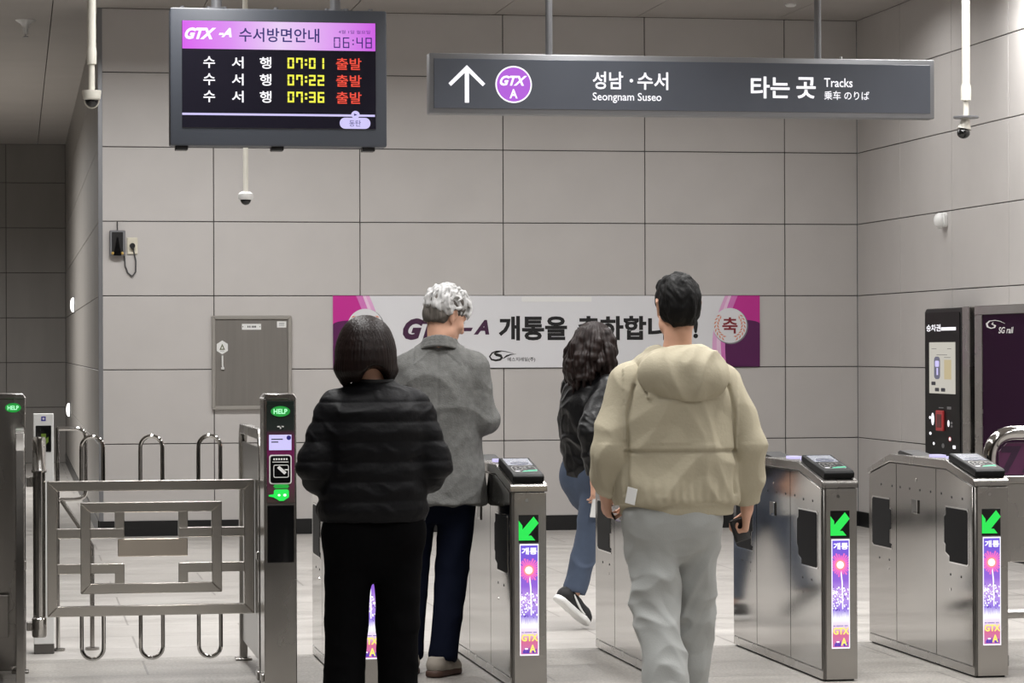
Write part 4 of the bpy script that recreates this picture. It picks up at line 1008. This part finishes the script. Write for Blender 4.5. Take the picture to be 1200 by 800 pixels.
def shoe(name, an, toe, parent, m_up, m_sole, h=0.10, stripe=None):
    """upper and sole along the foot line; an = ankle, toe = toe tip on the ground plane of the foot"""
    an = np.array(an, float); toe = np.array(toe, float)
    d = toe-(an-np.array((0,0,0.088))); up_ = np.array((0,0,1.0)); 
    fl = d/np.linalg.norm(d); sd = np.cross(fl, up_); sd /= np.linalg.norm(sd); un = np.cross(sd, fl)
    R = np.stack([sd, fl, un], 1); ln = 0.27
    heel = toe-fl*ln
    L = lambda p: heel+R@np.array(p)
    lo = np.minimum(heel, toe)-0.14; hi = np.maximum(heel, toe)+0.16
    U = Field(lo, hi, 0.005)
    U.chain([L((0,0.045,0.045)),L((0,0.12,0.045)),L((0,0.205,0.036)),L((0,0.235,0.032))], [0.040,0.039,0.042,0.034], 0.02)
    U.cap(L((0,0.05,0.06)), L((0,0.055,h)), 0.040, 0.038, 0.02); U.cap(L((0,0.10,0.07)), L((0,0.16,0.05)), 0.035, 0.032, 0.02)
    U.plane(L((0,0,0.016)), -un, 0.002); U.plane(L((0,0,h+0.005)), un, 0.004)
    u = put(name, U.mesh(1), m_up, parent)
    G = Field(lo, hi, 0.005)
    G.chain([L((0,0.042,0.012)),L((0,0.12,0.012)),L((0,0.205,0.012)),L((0,0.232,0.012))], [0.044,0.041,0.047,0.038], 0.01)
    G.plane(L((0,0,0.03)), un, 0.003); G.plane(L((0,0,0.0)), -un, 0.003)
    put('sole', G.mesh(1), m_sole, u)
    if stripe:
        b = M()
        for x in (-1,1):
            pts = [L((x*(0.042+0.003*math.sin(t*3.1)), 0.07+0.13*t, 0.075-0.045*math.sin(t*1.7))) for t in np.linspace(0,1,8)]
            b.tube(pts, [0.003,0.005,0.006,0.0065,0.006,0.005,0.004,0.002], False, 8)
        b.build('side_stripe', stripe, u)
    return u
def trousers(J, rt_, rk, ra, hem, waist, wr, m, parent, seed, amp, name='trousers', cy=0.0, flare=0):
    pts = np.array([J[k] for k in ('Lhip','Rhip','Lkn','Rkn','Lan','Ran')], float)
    S = Field(np.minimum(pts.min(0)-0.2,(-0.3,-0.3,0)), np.maximum(pts.max(0)+0.2,(0.3,0.3,waist+0.02)), 0.0065)
    px = (np.array(J['Lhip'])+np.array(J['Rhip']))/2
    S.loft([(waist-0.30,px[0],px[1],wr[0]*0.45,wr[1]*0.4),(waist-0.24,px[0],px[1],wr[0]*0.86,wr[1]*0.8),(waist-0.17,px[0],px[1],wr[0]*1.0,wr[1]*1.0),(waist-0.1,px[0],px[1],wr[0],wr[1]),(waist,px[0],px[1],wr[0]*0.9,wr[1]*0.92)], 0.03)
    for s_ in 'LR':
        hp_, kn, an = (np.array(J[s_+k], float) for k in ('hip','kn','an'))
        S.cap(hp_-(0,0,0.04), kn, rt_, rk, 0.03 if s_ == 'L' else 0.010); dn = (an-kn); e = kn+dn*hem
        S.cap(kn, e, rk, ra, 0.02)
        S.ell(hp_+(0,-0.04,-0.02), (rt_*0.95,wr[1]*0.6,0.1), 0.05)
    for s_ in 'LR':
        kn, an = (np.array(J[s_+k], float) for k in ('kn','an')); dn = an-kn; e = kn+dn*hem
        S.cutcap(e+dn/np.linalg.norm(dn)*ra*0.98, e+dn/np.linalg.norm(dn)*0.12, ra*1.02)
    def dsp(V, N):
        f = folds(V, (9,9,15), seed)*0.6+folds(V+0.3, (16,16,9), seed+3)*0.4
        low = np.clip((waist-0.12-V[:,2])/0.2, 0.25, 1)
        return amp*f*low
    return put(name, S.mesh(3, dsp), m, parent)

# ---- woman in the black quilted jacket
def strand_mat(name, rgb, rough=0.35, sc=90, var=0.25, spec=0.18):
    return mat(name, rgb, rough, spec=spec, bump=0.35, bscale=sc, bstretch=(1,1,0.06), var=var, vscale=sc*0.7, vstretch=(1,1,0.05))
def mk(p): return tuple(float(x) for x in p)
def person(name_label, loc, rzv):
    return thing('person', loc, name_label, 'person', rzv)

pw = person('woman with a dark bob in a black quilted jacket and black trousers', (1.326,10.6,0), 0)
JW = dict(pelvis=(0,0,0.86), chest=(0,0,1.19), neck=(-0.008,0.0,1.37), head=(-0.026,0.035,1.498), R=rz(math.radians(8))@rx(math.radians(-12))@ry(math.radians(-4)),
    Lsh=(-0.165,0,1.30), Lel=(-0.215,-0.01,1.045), Lwr=(-0.09,0.20,1.06), Rsh=(0.175,0,1.30), Rel=(0.225,-0.01,1.045), Rwr=(0.11,0.20,1.06),
    Ld=(0.45,0.85,0.25), Rd=(-0.45,0.85,0.25), Ln=(0.5,0,0.85), Rn=(-0.5,0,0.85), Lt=(-0.5,0.4,0.6), Rt=(0.5,0.4,0.6), Lcurl=(0.4,0.55,0.4), Rcurl=(0.4,0.55,0.4),
    Lhip=(-0.092,0,0.84), Lkn=(-0.103,0.01,0.47), Lan=(-0.122,-0.03,0.09), Rhip=(0.092,0,0.84), Rkn=(0.090,0.0,0.47), Ran=(0.088,-0.02,0.09),
    Ltoe=(-0.14,0.12,0.03), Rtoe=(0.10,0.13,0.03), w=0.95, hscale=0.96)
S, L = body(JW, 0.9); bw = put('body', S.mesh(2), SKIN, pw); eyes(pw, L, 0.96)
BLK = mat('black_nylon', (8,8,11), 0.6, bump=0.2, bscale=60, spec=0.16)
S = Field((-0.36,-0.26,0.83), (0.37,0.34,1.42), 0.0062)
S.loft([(0.853,-0.005,0.0,0.205,0.150),(0.90,-0.004,0.0,0.212,0.158),(1.0,0,0.0,0.203,0.155),(1.08,0,0,0.194,0.15),(1.18,0.003,-0.005,0.20,0.15),(1.27,0.005,-0.008,0.188,0.135),(1.32,0.006,-0.005,0.15,0.112),(1.355,0.006,0.0,0.095,0.085),(1.385,0.006,0.005,0.070,0.072)], 0.03)
for s_, x in (('L',-1),('R',1)):
    S.cap((x*0.05+0.004,0,1.325), (x*0.14+0.004,0,1.29), 0.062, 0.060, 0.03)
    S.cap((x*0.152+0.006,0,1.268), (x*0.222+0.003,-0.02,1.07), 0.074, 0.072, 0.02); S.cap((x*0.222+0.003,-0.02,1.07), (x*0.205+0.003,0.02,1.03), 0.072, 0.07, 0.02)
    S.cap((x*0.205+0.003,0.02,1.03), (x*0.10+0.005,0.185,1.06), 0.068, 0.045, 0.02)
S.cutcap((0.006,-0.01,1.405), (0.006,0.05,1.42), 0.060); S.plane((0,0,1.388),(0,0,1))
S.cutcap((-0.07,0.24,1.07), (-0.06,0.29,1.08), 0.055); S.cutcap((0.08,0.24,1.07), (0.07,0.29,1.08), 0.055)
def quilt(V, N):
    tz = ((V[:,2]-0.862) % 0.074); dz = np.minimum(tz, 0.074-tz)
    arm = np.abs(V[:,0]-0.004) > 0.205
    puff = 0.008*np.sqrt(np.clip(dz/0.037,0,1))-0.007
    return puff+0.0028*folds(V, (22,22,30), 4)*np.clip(dz/0.02,0,1)
jw = put('quilted_jacket', S.mesh(2, quilt), BLK, pw)
M().tube([(0.006+0.066*math.cos(a), 0.0+0.066*math.sin(a), 1.384+0.004*math.sin(a)) for a in np.linspace(0,2*math.pi,28)[:-1]], 0.008, True).build('collar_band', mat('black_knit', (14,14,16), 0.8), jw)
NVB = mat('black_trousers', (9,9,10), 0.9, bump=0.08, bscale=200, spec=0.04)
trousers(JW, 0.096, 0.079, 0.077, 0.93, 0.93, (0.182,0.128), NVB, pw, 11, 0.0045)
for s_ in 'LR': shoe('shoe', JW[s_+'an'], JW[s_+'toe'][:2]+(0.0,), pw, mat('black_leather', (20,19,19), 0.35), MT['black'], 0.095)
# bob haircut
HB = strand_mat('dark_brown_hair', (24,15,13), 0.42, 120, 0.3)
S = Field((-0.18,-0.16,1.30), (0.18,0.20,1.67), 0.005)
c = np.array(JW['head'])
S.ell((-0.026,0.016,1.512), (0.109,0.117,0.119), 0.03)
S.loft([(1.378,-0.030,0.0,0.088,0.080),(1.398,-0.030,-0.008,0.105,0.098),(1.42,-0.029,-0.012,0.114,0.110),(1.46,-0.028,-0.006,0.114,0.114),(1.50,-0.027,0.004,0.104,0.110),(1.54,-0.026,0.008,0.08,0.085),(1.57,-0.026,0.01,0.04,0.04)], 0.04, 2.0)
S.cap((-0.125,-0.02,1.43), (-0.100,-0.01,1.352), 0.024, 0.010, 0.02); S.cap((0.070,-0.01,1.42), (0.058,0.02,1.365), 0.024, 0.014, 0.02)
S.ell((-0.002,-0.10,1.372), (0.056,0.11,0.066), 0.015, op='cut')           # nape shows under the bob
S.ell((-0.035,0.165,1.44), (0.075,0.09,0.13), 0.02, op='cut')                 # face opening
def strands(V, N): return 0.0006*np.sin(np.arctan2(V[:,1]-0.02, V[:,0]+0.026)*60+6*fbm(V, (8,8,5), 2, 2))+0.0014*fbm(V,(14,14,3),5,2)
put('bob_hair', S.mesh(1, strands), HB, pw)
# ---- phone in her hands
t = thing('smartphone', (1.336,10.86,1.10), 'smartphone held in both hands in front of the woman in black', 'phone')
ph = M().box(-0.036,0.036,-0.004,0.004,-0.07,0.08,0.003).build('case', MT['black'], t); M().box(-0.033,0.033,-0.0046,-0.004,-0.066,0.076).build('screen', MT['lcd_dark'], t)
t.rotation_euler = (math.radians(-50),0,0)

# ---- grey-haired man
pg_ = person('grey-haired man in a grey tweed blazer and navy trousers looking down', (1.929,12.95,0), math.radians(-12))
JG = dict(pelvis=(0,0,0.95), chest=(0,0.0,1.30), neck=(0.0,0.01,1.50), head=(0.025,0.045,1.648), R=rz(math.radians(-52))@rx(math.radians(-22))@ry(math.radians(4)),
    Lsh=(-0.19,0,1.43), Lel=(-0.25,0.02,1.15), Lwr=(-0.13,0.25,1.12), Rsh=(0.175,0,1.43), Rel=(0.225,-0.01,1.165), Rwr=(0.13,0.25,1.13),
    Ld=(0.4,0.9,0.1), Rd=(-0.5,0.85,0.1), Ln=(0.5,0,0.85), Rn=(-0.5,0,0.85), Lt=(-0.5,0.4,0.6), Rt=(0.5,0.4,0.6),
    Lhip=(-0.095,0,0.92), Lkn=(-0.13,0.06,0.50), Lan=(-0.15,0.06,0.09), Rhip=(0.085,0,0.92), Rkn=(0.055,0.02,0.50), Ran=(0.015,-0.05,0.09),
    Ltoe=(-0.18,0.22,0.03), Rtoe=(0.075,0.085,0.03), w=1.05)
S, L = body(JG); put('body', S.mesh(2), SKIN, pg_); eyes(pg_, L)
TW = mat('grey_tweed', (98,98,96), 0.9, bump=0.3, bscale=140, var=0.16, vscale=38)
S = Field((-0.40,-0.28,0.76), (0.40,0.38,1.58), 0.0062)
S.loft([(0.785,0,-0.005,0.215,0.165),(0.90,0,-0.005,0.208,0.155),(1.02,0,0,0.192,0.14),(1.15,0,0,0.192,0.138),(1.28,0,0,0.20,0.142),(1.38,0,0,0.196,0.13),(1.43,0,0,0.17,0.11),(1.475,0,0.005,0.11,0.088),(1.515,0,0.012,0.072,0.076),(1.545,0,0.018,0.066,0.070)], 0.03)
for s_, x in (('L',-1),('R',1)):
    S.cap((x*0.06,0,1.46), (x*0.150,0,1.425), 0.062, 0.058, 0.03)
    S.cap((x*0.160,0,1.40), (x*0.212,-0.015,1.17), 0.072, 0.064, 0.022); S.cap((x*0.218,-0.015,1.17), (x*0.12,0.215,1.125), 0.064, 0.047, 0.02)
S.cutcap((0.0,0.012,1.535), (0,0.03,1.60), 0.062); S.cutcap((0,-0.03,1.548),(0,0.14,1.50),0.045); 
S.cutcap((-0.10,0.262,1.117), (-0.06,0.34,1.11), 0.06); S.cutcap((0.10,0.262,1.117), (0.06,0.34,1.11), 0.06)
S.cutcap((0.0,0.25,1.34),(0.0,0.16,1.24),0.03)
for x in (-0.085,0.085): S.cutcap((x,-0.17,0.93),(x*1.05,-0.17,0.76),0.008,0.006)   # side vents
def tweed(V, N):
    f = folds(V, (8,8,7), 21)*0.6+folds(V, (14,14,12), 22)*0.4
    bk = np.exp(-(V[:,0]/0.006)**2)*(V[:,1] < 0)*(V[:,2] > 0.9)*(np.abs(V[:,0]) < 0.03)
    collar = 0.004*(V[:,2] > 1.487+0.9*np.clip(np.abs(V[:,0])-0.04,0,0.1)*-1)*(np.abs(V[:,0]) < 0.11)
    return 0.011*f-0.004*bk+collar
bz_ = put('tweed_blazer', S.mesh(3, tweed), TW, pg_)
S = Field((-0.16,-0.16,1.38), (0.16,0.16,1.60), 0.005)
for dz in (0.0, 0.014, 0.028, 0.040):
    S.chain([((0.094-0.42*dz)*math.cos(a), 0.010+(0.096-0.42*dz)*math.sin(a), 1.484-0.036*math.sin(a)+dz) for a in np.linspace(math.radians(150),math.radians(390),18)], [0.0075]*18, 0.006)
put('collar', S.mesh(1), TW, bz_)
trousers(JG, 0.094, 0.074, 0.066, 0.99, 1.0, (0.175,0.125), mat('navy_trousers', (18,22,36), 0.9, bump=0.08, bscale=200, spec=0.05), pg_, 31, 0.0045)
for s_ in 'LR': shoe('shoe', JG[s_+'an'], JG[s_+'toe'][:2]+(0.0,), pg_, mat('taupe_suede', (150,142,132), 0.8, bump=0.1), mat('brown_sole', (74,52,42), 0.6), 0.085)
# short wavy grey hair: white top, darker sides
c = np.array(JG['head']); R = JG['R']; HL = lambda p: c+R@np.array(p)
S = Field(c-0.17, c+0.19, 0.0048)
S.ell(HL((0,-0.016,0.055)), (0.086,0.104,0.086), 0.02, R); S.ell(HL((0,-0.050,0.0)), (0.074,0.062,0.07), 0.03, R)
S.ell(HL((0,0.105,-0.02)), (0.10,0.072,0.085), 0.02, R, 'cut')
for x in (-1,1): S.ell(HL((x*0.088,0.0,-0.005)), (0.026,0.030,0.040), 0.01, R, 'cut')
S.plane(HL((0,-0.05,-0.048)), R@np.array((0,0.25,-1.0)), 0.01)
SIDE = strand_mat('dark_grey_hair', (92,87,82), 0.7, 140, 0.35)
hs_ = put('side_hair', S.mesh(1, lambda V,N: 0.0035*fbm(V,(70,70,40),8,2)), SIDE, pg_)
S = Field(c-0.17, c+0.20, 0.0042); r_ = np.random.RandomState(3)
S.ell(HL((0,-0.012,0.070)), (0.086,0.106,0.080), 0.015, R)
for k in range(130):
    a = r_.uniform(0,2*math.pi); e = r_.uniform(-0.35,1.5); q = np.array((math.cos(a)*math.cos(e)*0.092, math.sin(a)*math.cos(e)*0.110-0.012, 0.066+math.sin(e)*0.082))
    d = np.array((0.45*math.sin(6*q[1]*10)+0.3, -0.6*(1 if q[1] < 0.03 else -0.8), -0.75+e*0.3)); d += r_.randn(3)*0.35; d /= np.linalg.norm(d)
    nrm = (q-np.array((0,-0.012,0.05))); nrm /= np.linalg.norm(nrm); d -= nrm*(d@nrm); d /= np.linalg.norm(d)+1e-6; q2 = q+d*0.026+nrm*0.002; q3 = q+d*0.055-nrm*0.006+r_.randn(3)*0.003
    S.chain([HL(q),HL(q2),HL(q3)], [0.0045,0.0055,0.002], 0.006)
S.ell(HL((0,-0.045,0.03)), (0.083,0.072,0.062), 0.02, R)
S.plane(HL((0,0,-0.008)), R@np.array((0.0,-0.12,-1)), 0.01); S.ell(HL((0,0.13,0.03)), (0.08,0.05,0.035), 0.01, R, 'cut')
def wav(V, N): Q = (V-c)@R; return 0.0028*np.sin(Q@np.array((150,60,40))+3*fbm(V,(18,18,18),6,2))
put('grey_hair', S.mesh(2, wav), strand_mat('light_grey_hair', (184,183,182), 0.55, 80, 0.25), pg_)

# ---- man in the beige hooded jacket
pb = person('young man with short black hair in a beige hooded jacket and pale loose trousers', (2.548,10.85,0), 0)
JB = dict(pelvis=(0,0,0.90), chest=(0,0,1.22), neck=(0.012,0,1.485), head=(0.018,0.02,1.658), R=rz(math.radians(2))@rx(math.radians(-3)),
    Lsh=(-0.185,0,1.39), Lel=(-0.262,-0.02,1.11), Lwr=(-0.255,0.10,0.925), Rsh=(0.19,0,1.39), Rel=(0.285,-0.03,1.12), Rwr=(0.305,0.05,0.865),
    Ld=(0.12,0.45,-0.9), Rd=(0.02,0.30,-0.95), Ln=(0.95,0.1,0.1), Rn=(-0.9,0.25,0.1), Lt=(0.1,0.9,0.4), Rt=(0.1,0.9,0.3), Lcurl=(0.8,0.9,0.5), Rcurl=(0.95,1.15,0.7), Lth=0.8, Rth=0.9,
    Lhip=(-0.10,0,0.86), Lkn=(-0.085,-0.03,0.48), Lan=(-0.055,-0.16,0.13), Rhip=(0.075,0,0.86), Rkn=(0.095,0.10,0.48), Ran=(0.085,0.20,0.09),
    Ltoe=(-0.06,-0.02,0.03), Rtoe=(0.09,0.36,0.03), w=1.0)
S, L = body(JB); put('body', S.mesh(2), SKIN, pb); eyes(pb, L)
BG = mat('beige_nylon', (172,164,143), 0.7, bump=0.15, bscale=70, spec=0.15)
S = Field((-0.44,-0.30,0.82), (0.46,0.32,1.58), 0.0062)
S.loft([(0.848,0.008,0.0,0.222,0.142),(0.885,0.008,0.0,0.224,0.145),(0.90,0.008,0.0,0.240,0.162),(0.96,0.006,0,0.246,0.168),(1.08,0.004,0,0.240,0.165),(1.22,0.003,-0.003,0.228,0.16),(1.33,0.003,-0.006,0.215,0.148),(1.40,0.005,-0.008,0.185,0.128),(1.455,0.01,0,0.125,0.10),(1.50,0.012,0.0,0.08,0.08)], 0.03)
for x, sh, el, wr_ in ((-1,(-0.178,0,1.36),(-0.258,-0.02,1.10),(-0.252,0.085,0.95)), (1,(0.182,0,1.36),(0.284,-0.03,1.12),(0.304,0.035,0.905))):
    S.cap((0.008+0.06*x,0,1.43), (sh[0]*0.8,0,1.385), 0.070, 0.068, 0.03)
    S.cap(sh, el, 0.088, 0.077, 0.008); S.cap(el, np.array(el)*0.3+np.array(wr_)*0.7, 0.077, 0.070, 0.016); S.cap(np.array(el)*0.3+np.array(wr_)*0.7, wr_, 0.070, 0.046, 0.012)
    d = np.array(wr_)-np.array(el); d /= np.linalg.norm(d); S.cutcap(np.array(wr_)+d*0.062, np.array(wr_)+d*0.12, 0.060)
    # gap between sleeve and body
S.cutcap((0.012,0.0,1.50),(0.012,0.05,1.58),0.068)
# hood lying on the back and round the neck
S.ell((0.012,-0.118,1.402), (0.172,0.075,0.104), 0.012, rx(math.radians(-14)))
rim = [(0.012+0.135*math.cos(a), -0.02+0.105*math.sin(a), 1.468-0.035*math.sin(a)*-1-0.03*(math.cos(a)**2)) for a in np.linspace(math.radians(160),math.radians(380),16)]
S.chain(rim, [0.022]+[0.030]*14+[0.022], 0.018)
S.chain([(0.012+0.10*math.cos(a), 0.02+0.085*math.sin(a), 1.478-0.02*math.sin(a)) for a in np.linspace(0,math.pi,10)], [0.022]*10, 0.02)
S.ell((0.012,-0.035,1.530), (0.083,0.075,0.072), 0.012, op='cut')
def beige(V, N):
    f = folds(V, (7,7,6), 41)*0.55+folds(V, (12,12,9), 42)*0.45
    hang = np.clip((1.10-V[:,2])/0.12,0,1)*np.clip((V[:,2]-0.898)/0.02,0,1)
    gather = 0.0045*np.sin(np.arctan2(V[:,1],V[:,0]-0.008)*34+2*fbm(V,(5,5,5),9,2))*hang*np.clip((1.0-V[:,2])/0.1,0,1)*(np.abs(V[:,0]) < 0.245)
    rib = 0
    back = (V[:,1] < -0.05)*(np.abs(V[:,0]-0.005) < 0.225)
    seam = -0.013*np.exp(-((np.abs(V[:,0]-0.004)-0.212+0.25*np.clip(V[:,2]-1.24,0,1))/0.008)**2)*(V[:,1] < 0)*(V[:,2] > 0.93)*(V[:,2] < 1.36)
    yoke = 0.008*back/(1+np.exp(-(V[:,2]-1.105)/0.0022))
    hoodf = 0.010*folds(V,(16,16,11),45)*(V[:,1] < -0.13)*(V[:,2] > 1.305)*(np.abs(V[:,0]-0.012) < 0.19)
    seam = seam+hoodf-0.007*np.exp(-((V[:,2]-1.10)/0.005)**2)*back
    hseam = -0.004*np.exp(-((V[:,0]-0.012)/0.004)**2)*(V[:,1] < -0.13)*(V[:,2] > 1.3)
    return 0.018*f*np.where(V[:,2] > 1.13, 0.8, 1.0)*np.where((V[:,2] < 0.893)&(np.abs(V[:,0]) < 0.245), 0.05, 1)+gather+rib+yoke+seam+hseam*0
jb = put('hooded_jacket', S.mesh(2, beige), BG, pb)
tg_ = M().box(-0.022,0.022,-0.0015,0.0015,-0.032,0.032,0.001).build('side_label', MT['white'], jb); tg_.location = (-0.202,-0.125,0.93); tg_.rotation_euler = (0,math.radians(12),math.radians(-42))
PT = mat('pale_grey_cotton', (160,162,160), 0.85, bump=0.1, bscale=180, var=0.03, vscale=8)
trousers(JB, 0.108, 0.088, 0.085, 0.97, 0.96, (0.175,0.138), PT, pb, 51, 0.018)
for s_ in 'LR': shoe('shoe', JB[s_+'an'], JB[s_+'toe'][:2]+(0.0,), pb, mat('white_leather', (214,212,206), 0.5), MT['white'], 0.095)
c = np.array(JB['head']); R = JB['R']; HL = lambda p: c+R@np.array(p)
S = Field(c-0.17, c+0.19, 0.0045)
S.ell(HL((0,-0.014,0.042)), (0.088,0.112,0.098), 0.02, R); S.ell(HL((0,-0.045,-0.005)), (0.076,0.084,0.085), 0.03, R)
S.cap(HL((-0.04,0.055,0.085)), HL((0.04,0.06,0.085)), 0.032, 0.032, 0.02)
S.ell(HL((0,0.125,-0.02)), (0.085,0.085,0.095), 0.015, R, 'cut')
for x in (-1,1): S.ell(HL((x*0.096,-0.010,-0.004)), (0.026,0.036,0.046), 0.008, R, 'cut'); S.cap(HL((x*0.078,-0.05,-0.075)), HL((x*0.06,-0.09,-0.10)), 0.022, 0.022, 0.02, op='cut')
S.plane(HL((0,-0.07,-0.082)), R@np.array((0,0.35,-1.0)), 0.012)
def crop(V, N): return 0.0042*fbm(V,(60,60,36),12,3)+0.0012*fbm(V,(26,26,18),14,2)
put('black_hair', S.mesh(1, crop), strand_mat('black_hair', (13,12,12), 0.6, 110, 0.3), pb)
t = thing('smartphone', (2.548-0.222,10.85+0.135,0.862), 'black smartphone in the left hand of the man in beige', 'phone'); t.rotation_euler = (math.radians(-28),math.radians(8),math.radians(62))
M().box(-0.036,0.036,-0.004,0.004,-0.05,0.085,0.003).build('case', MT['black_gloss'], t); M().box(0.012,0.03,-0.006,-0.004,0.05,0.078,0.002).build('lens_plate', MT['black'], t)
t = thing('wallet', (2.548+0.285,10.85+0.075,0.775), 'black card wallet in the right hand of the man in beige', 'wallet'); t.rotation_euler = (math.radians(-15),math.radians(-8),math.radians(38))
M().box(-0.045,0.045,-0.008,0.008,-0.04,0.05,0.005,2).build('cover', mat('black_wallet', (18,18,19), 0.5, bump=0.1), t); M().box(-0.04,0.04,-0.0015,0.0015,0.045,0.054).build('card_edge', MT['black'], t)

# ---- woman walking away beyond the gates
YD = math.radians(-62)
pd_ = person('woman with long wavy dark hair walking right, black leather jacket and blue jeans', (3.05,15.0,0), YD)
JD = dict(pelvis=(0,0,0.86), chest=(0,0.015,1.18), neck=(0,0.02,1.38), head=(0,0.05,1.515), R=rz(math.radians(4))@rx(math.radians(-8)),
    Lsh=(-0.165,0.02,1.31), Lel=(-0.21,0.12,1.06), Lwr=(-0.19,0.28,0.90), Rsh=(0.165,0.0,1.31), Rel=(0.20,-0.17,1.03), Rwr=(0.20,-0.125,0.80),
    Ld=(0.1,0.5,-0.85), Rd=(0.0,0.12,-1.0), Ln=(1,0,0), Rn=(-1,0,0.1), Lt=(0,1,0.5), Rt=(0,1,0.2), Rcurl=(0.45,0.5,0.3), Rth=0.7,
    Lhip=(-0.085,0,0.84), Lkn=(-0.09,0.20,0.48), Lan=(-0.08,0.28,0.09), Rhip=(0.085,0,0.84), Rkn=(0.085,-0.085,0.47), Ran=(0.075,-0.18,0.172),
    Ltoe=(-0.09,0.44,0.02), Rtoe=(0.08,-0.085,0.012), w=0.93, hscale=0.95)
S, L = body(JD, 0.9); put('body', S.mesh(2), SKIN, pd_); eyes(pd_, L, 0.95)
S = Field((-0.34,-0.26,0.74), (0.34,0.42,1.44), 0.0065)
S.loft([(0.79,0,0.01,0.168,0.115),(0.83,0,0.01,0.175,0.120),(0.95,0,0.01,0.182,0.13),(1.1,0,0.005,0.185,0.145),(1.22,0,0.01,0.188,0.14),(1.30,0,0.01,0.165,0.12),(1.35,0,0.015,0.105,0.09),(1.40,0,0.02,0.072,0.075)], 0.03)
S.cap((-0.155,0.02,1.29),(-0.205,0.12,1.07),0.072,0.064,0.02); S.cap((-0.205,0.12,1.07),(-0.19,0.26,0.92),0.064,0.044,0.015)
S.cap((0.155,0.0,1.29),(0.20,-0.165,1.05),0.070,0.062,0.02); S.cap((0.20,-0.165,1.05),(0.20,-0.13,0.845),0.062,0.044,0.015)
S.cutcap((0.20,-0.122,0.79),(0.20,-0.11,0.74),0.052); S.cutcap((-0.19,0.30,0.875),(-0.185,0.36,0.82),0.052); S.cutcap((0,0.02,1.42),(0,0.06,1.44),0.06)
put('leather_jacket', S.mesh(2, lambda V,N: 0.008*folds(V,(11,11,12),61)+0.003*folds(V,(24,24,24),62)), mat('black_leather_coat', (13,13,14), 0.4, spec=0.28, bump=0.15, bscale=120), pd_)
DEN = mat('blue_denim', (64,75,94), 0.85, bump=0.15, bscale=260, var=0.10, vscale=14)
trousers(JD, 0.086, 0.068, 0.064, 0.84, 0.92, (0.155,0.105), DEN, pd_, 71, 0.006, 'jeans')
SB = mat('black_canvas', (24,24,26), 0.7)
shoe('sneaker', JD['Lan'], JD['Ltoe'][:2]+(0.0,), pd_, SB, MT['white'], 0.085, MT['white'])
shoe('sneaker', JD['Ran'], JD['Rtoe'], pd_, SB, MT['white'], 0.085, MT['white'])
c = np.array(JD['head'])
S = Field(c-(0.24,0.30,0.34), c+(0.24,0.22,0.19), 0.0055)
S.ell(c+(0,-0.015,0.035), (0.092,0.112,0.098), 0.02); r_ = np.random.RandomState(9)
S.ell(c+(0,-0.07,-0.05), (0.10,0.075,0.10), 0.03)
for k in range(46):
    a = math.radians(r_.uniform(150,390)); q = c+np.array((0.085*math.cos(a), 0.085*math.sin(a)-0.01, 0.05+r_.uniform(-0.03,0.03))); pts = [q]
    ln_ = r_.uniform(0.20,0.30); ph_ = r_.uniform(0,6); out = np.array((math.cos(a), math.sin(a), 0))
    for j in range(1,8):
        tt = j/7; pts.append(q+out*(0.035*math.sin(tt*2.6)+0.014*math.sin(tt*9+ph_))+np.array((0.014*math.cos(tt*8+ph_),-0.05*tt,-ln_*tt)))
    S.chain(pts, [0.022,0.024,0.024,0.022,0.019,0.015,0.010,0.004], 0.012)
S.ell(c+(0,0.14,-0.05), (0.07,0.09,0.15), 0.02, op='cut')
put('wavy_hair', S.mesh(1, lambda V,N: 0.003*np.sin(np.arctan2(V[:,1]-c[1],V[:,0]-c[0])*30+5*fbm(V,(9,9,6),15,2))), strand_mat('brown_black_hair', (30,21,19), 0.45, 60, 0.4), pd_)
hw = np.array((0.185,-0.10,0.715)); hw = rz(YD)@hw
t = thing('card_case', (3.05+hw[0],15.0+hw[1],hw[2]-0.055), 'white card case in the hand of the walking woman', 'card'); t.rotation_euler = (math.radians(8),math.radians(5),YD+math.radians(85))
M().box(-0.036,0.036,-0.005,0.005,-0.06,0.06,0.004).build('case', MT['white'], t); M().cyl((0.018,-0.006,-0.04),(0.018,-0.0045,-0.04),0.008).build('emblem', MT['lcd_dark'], t)
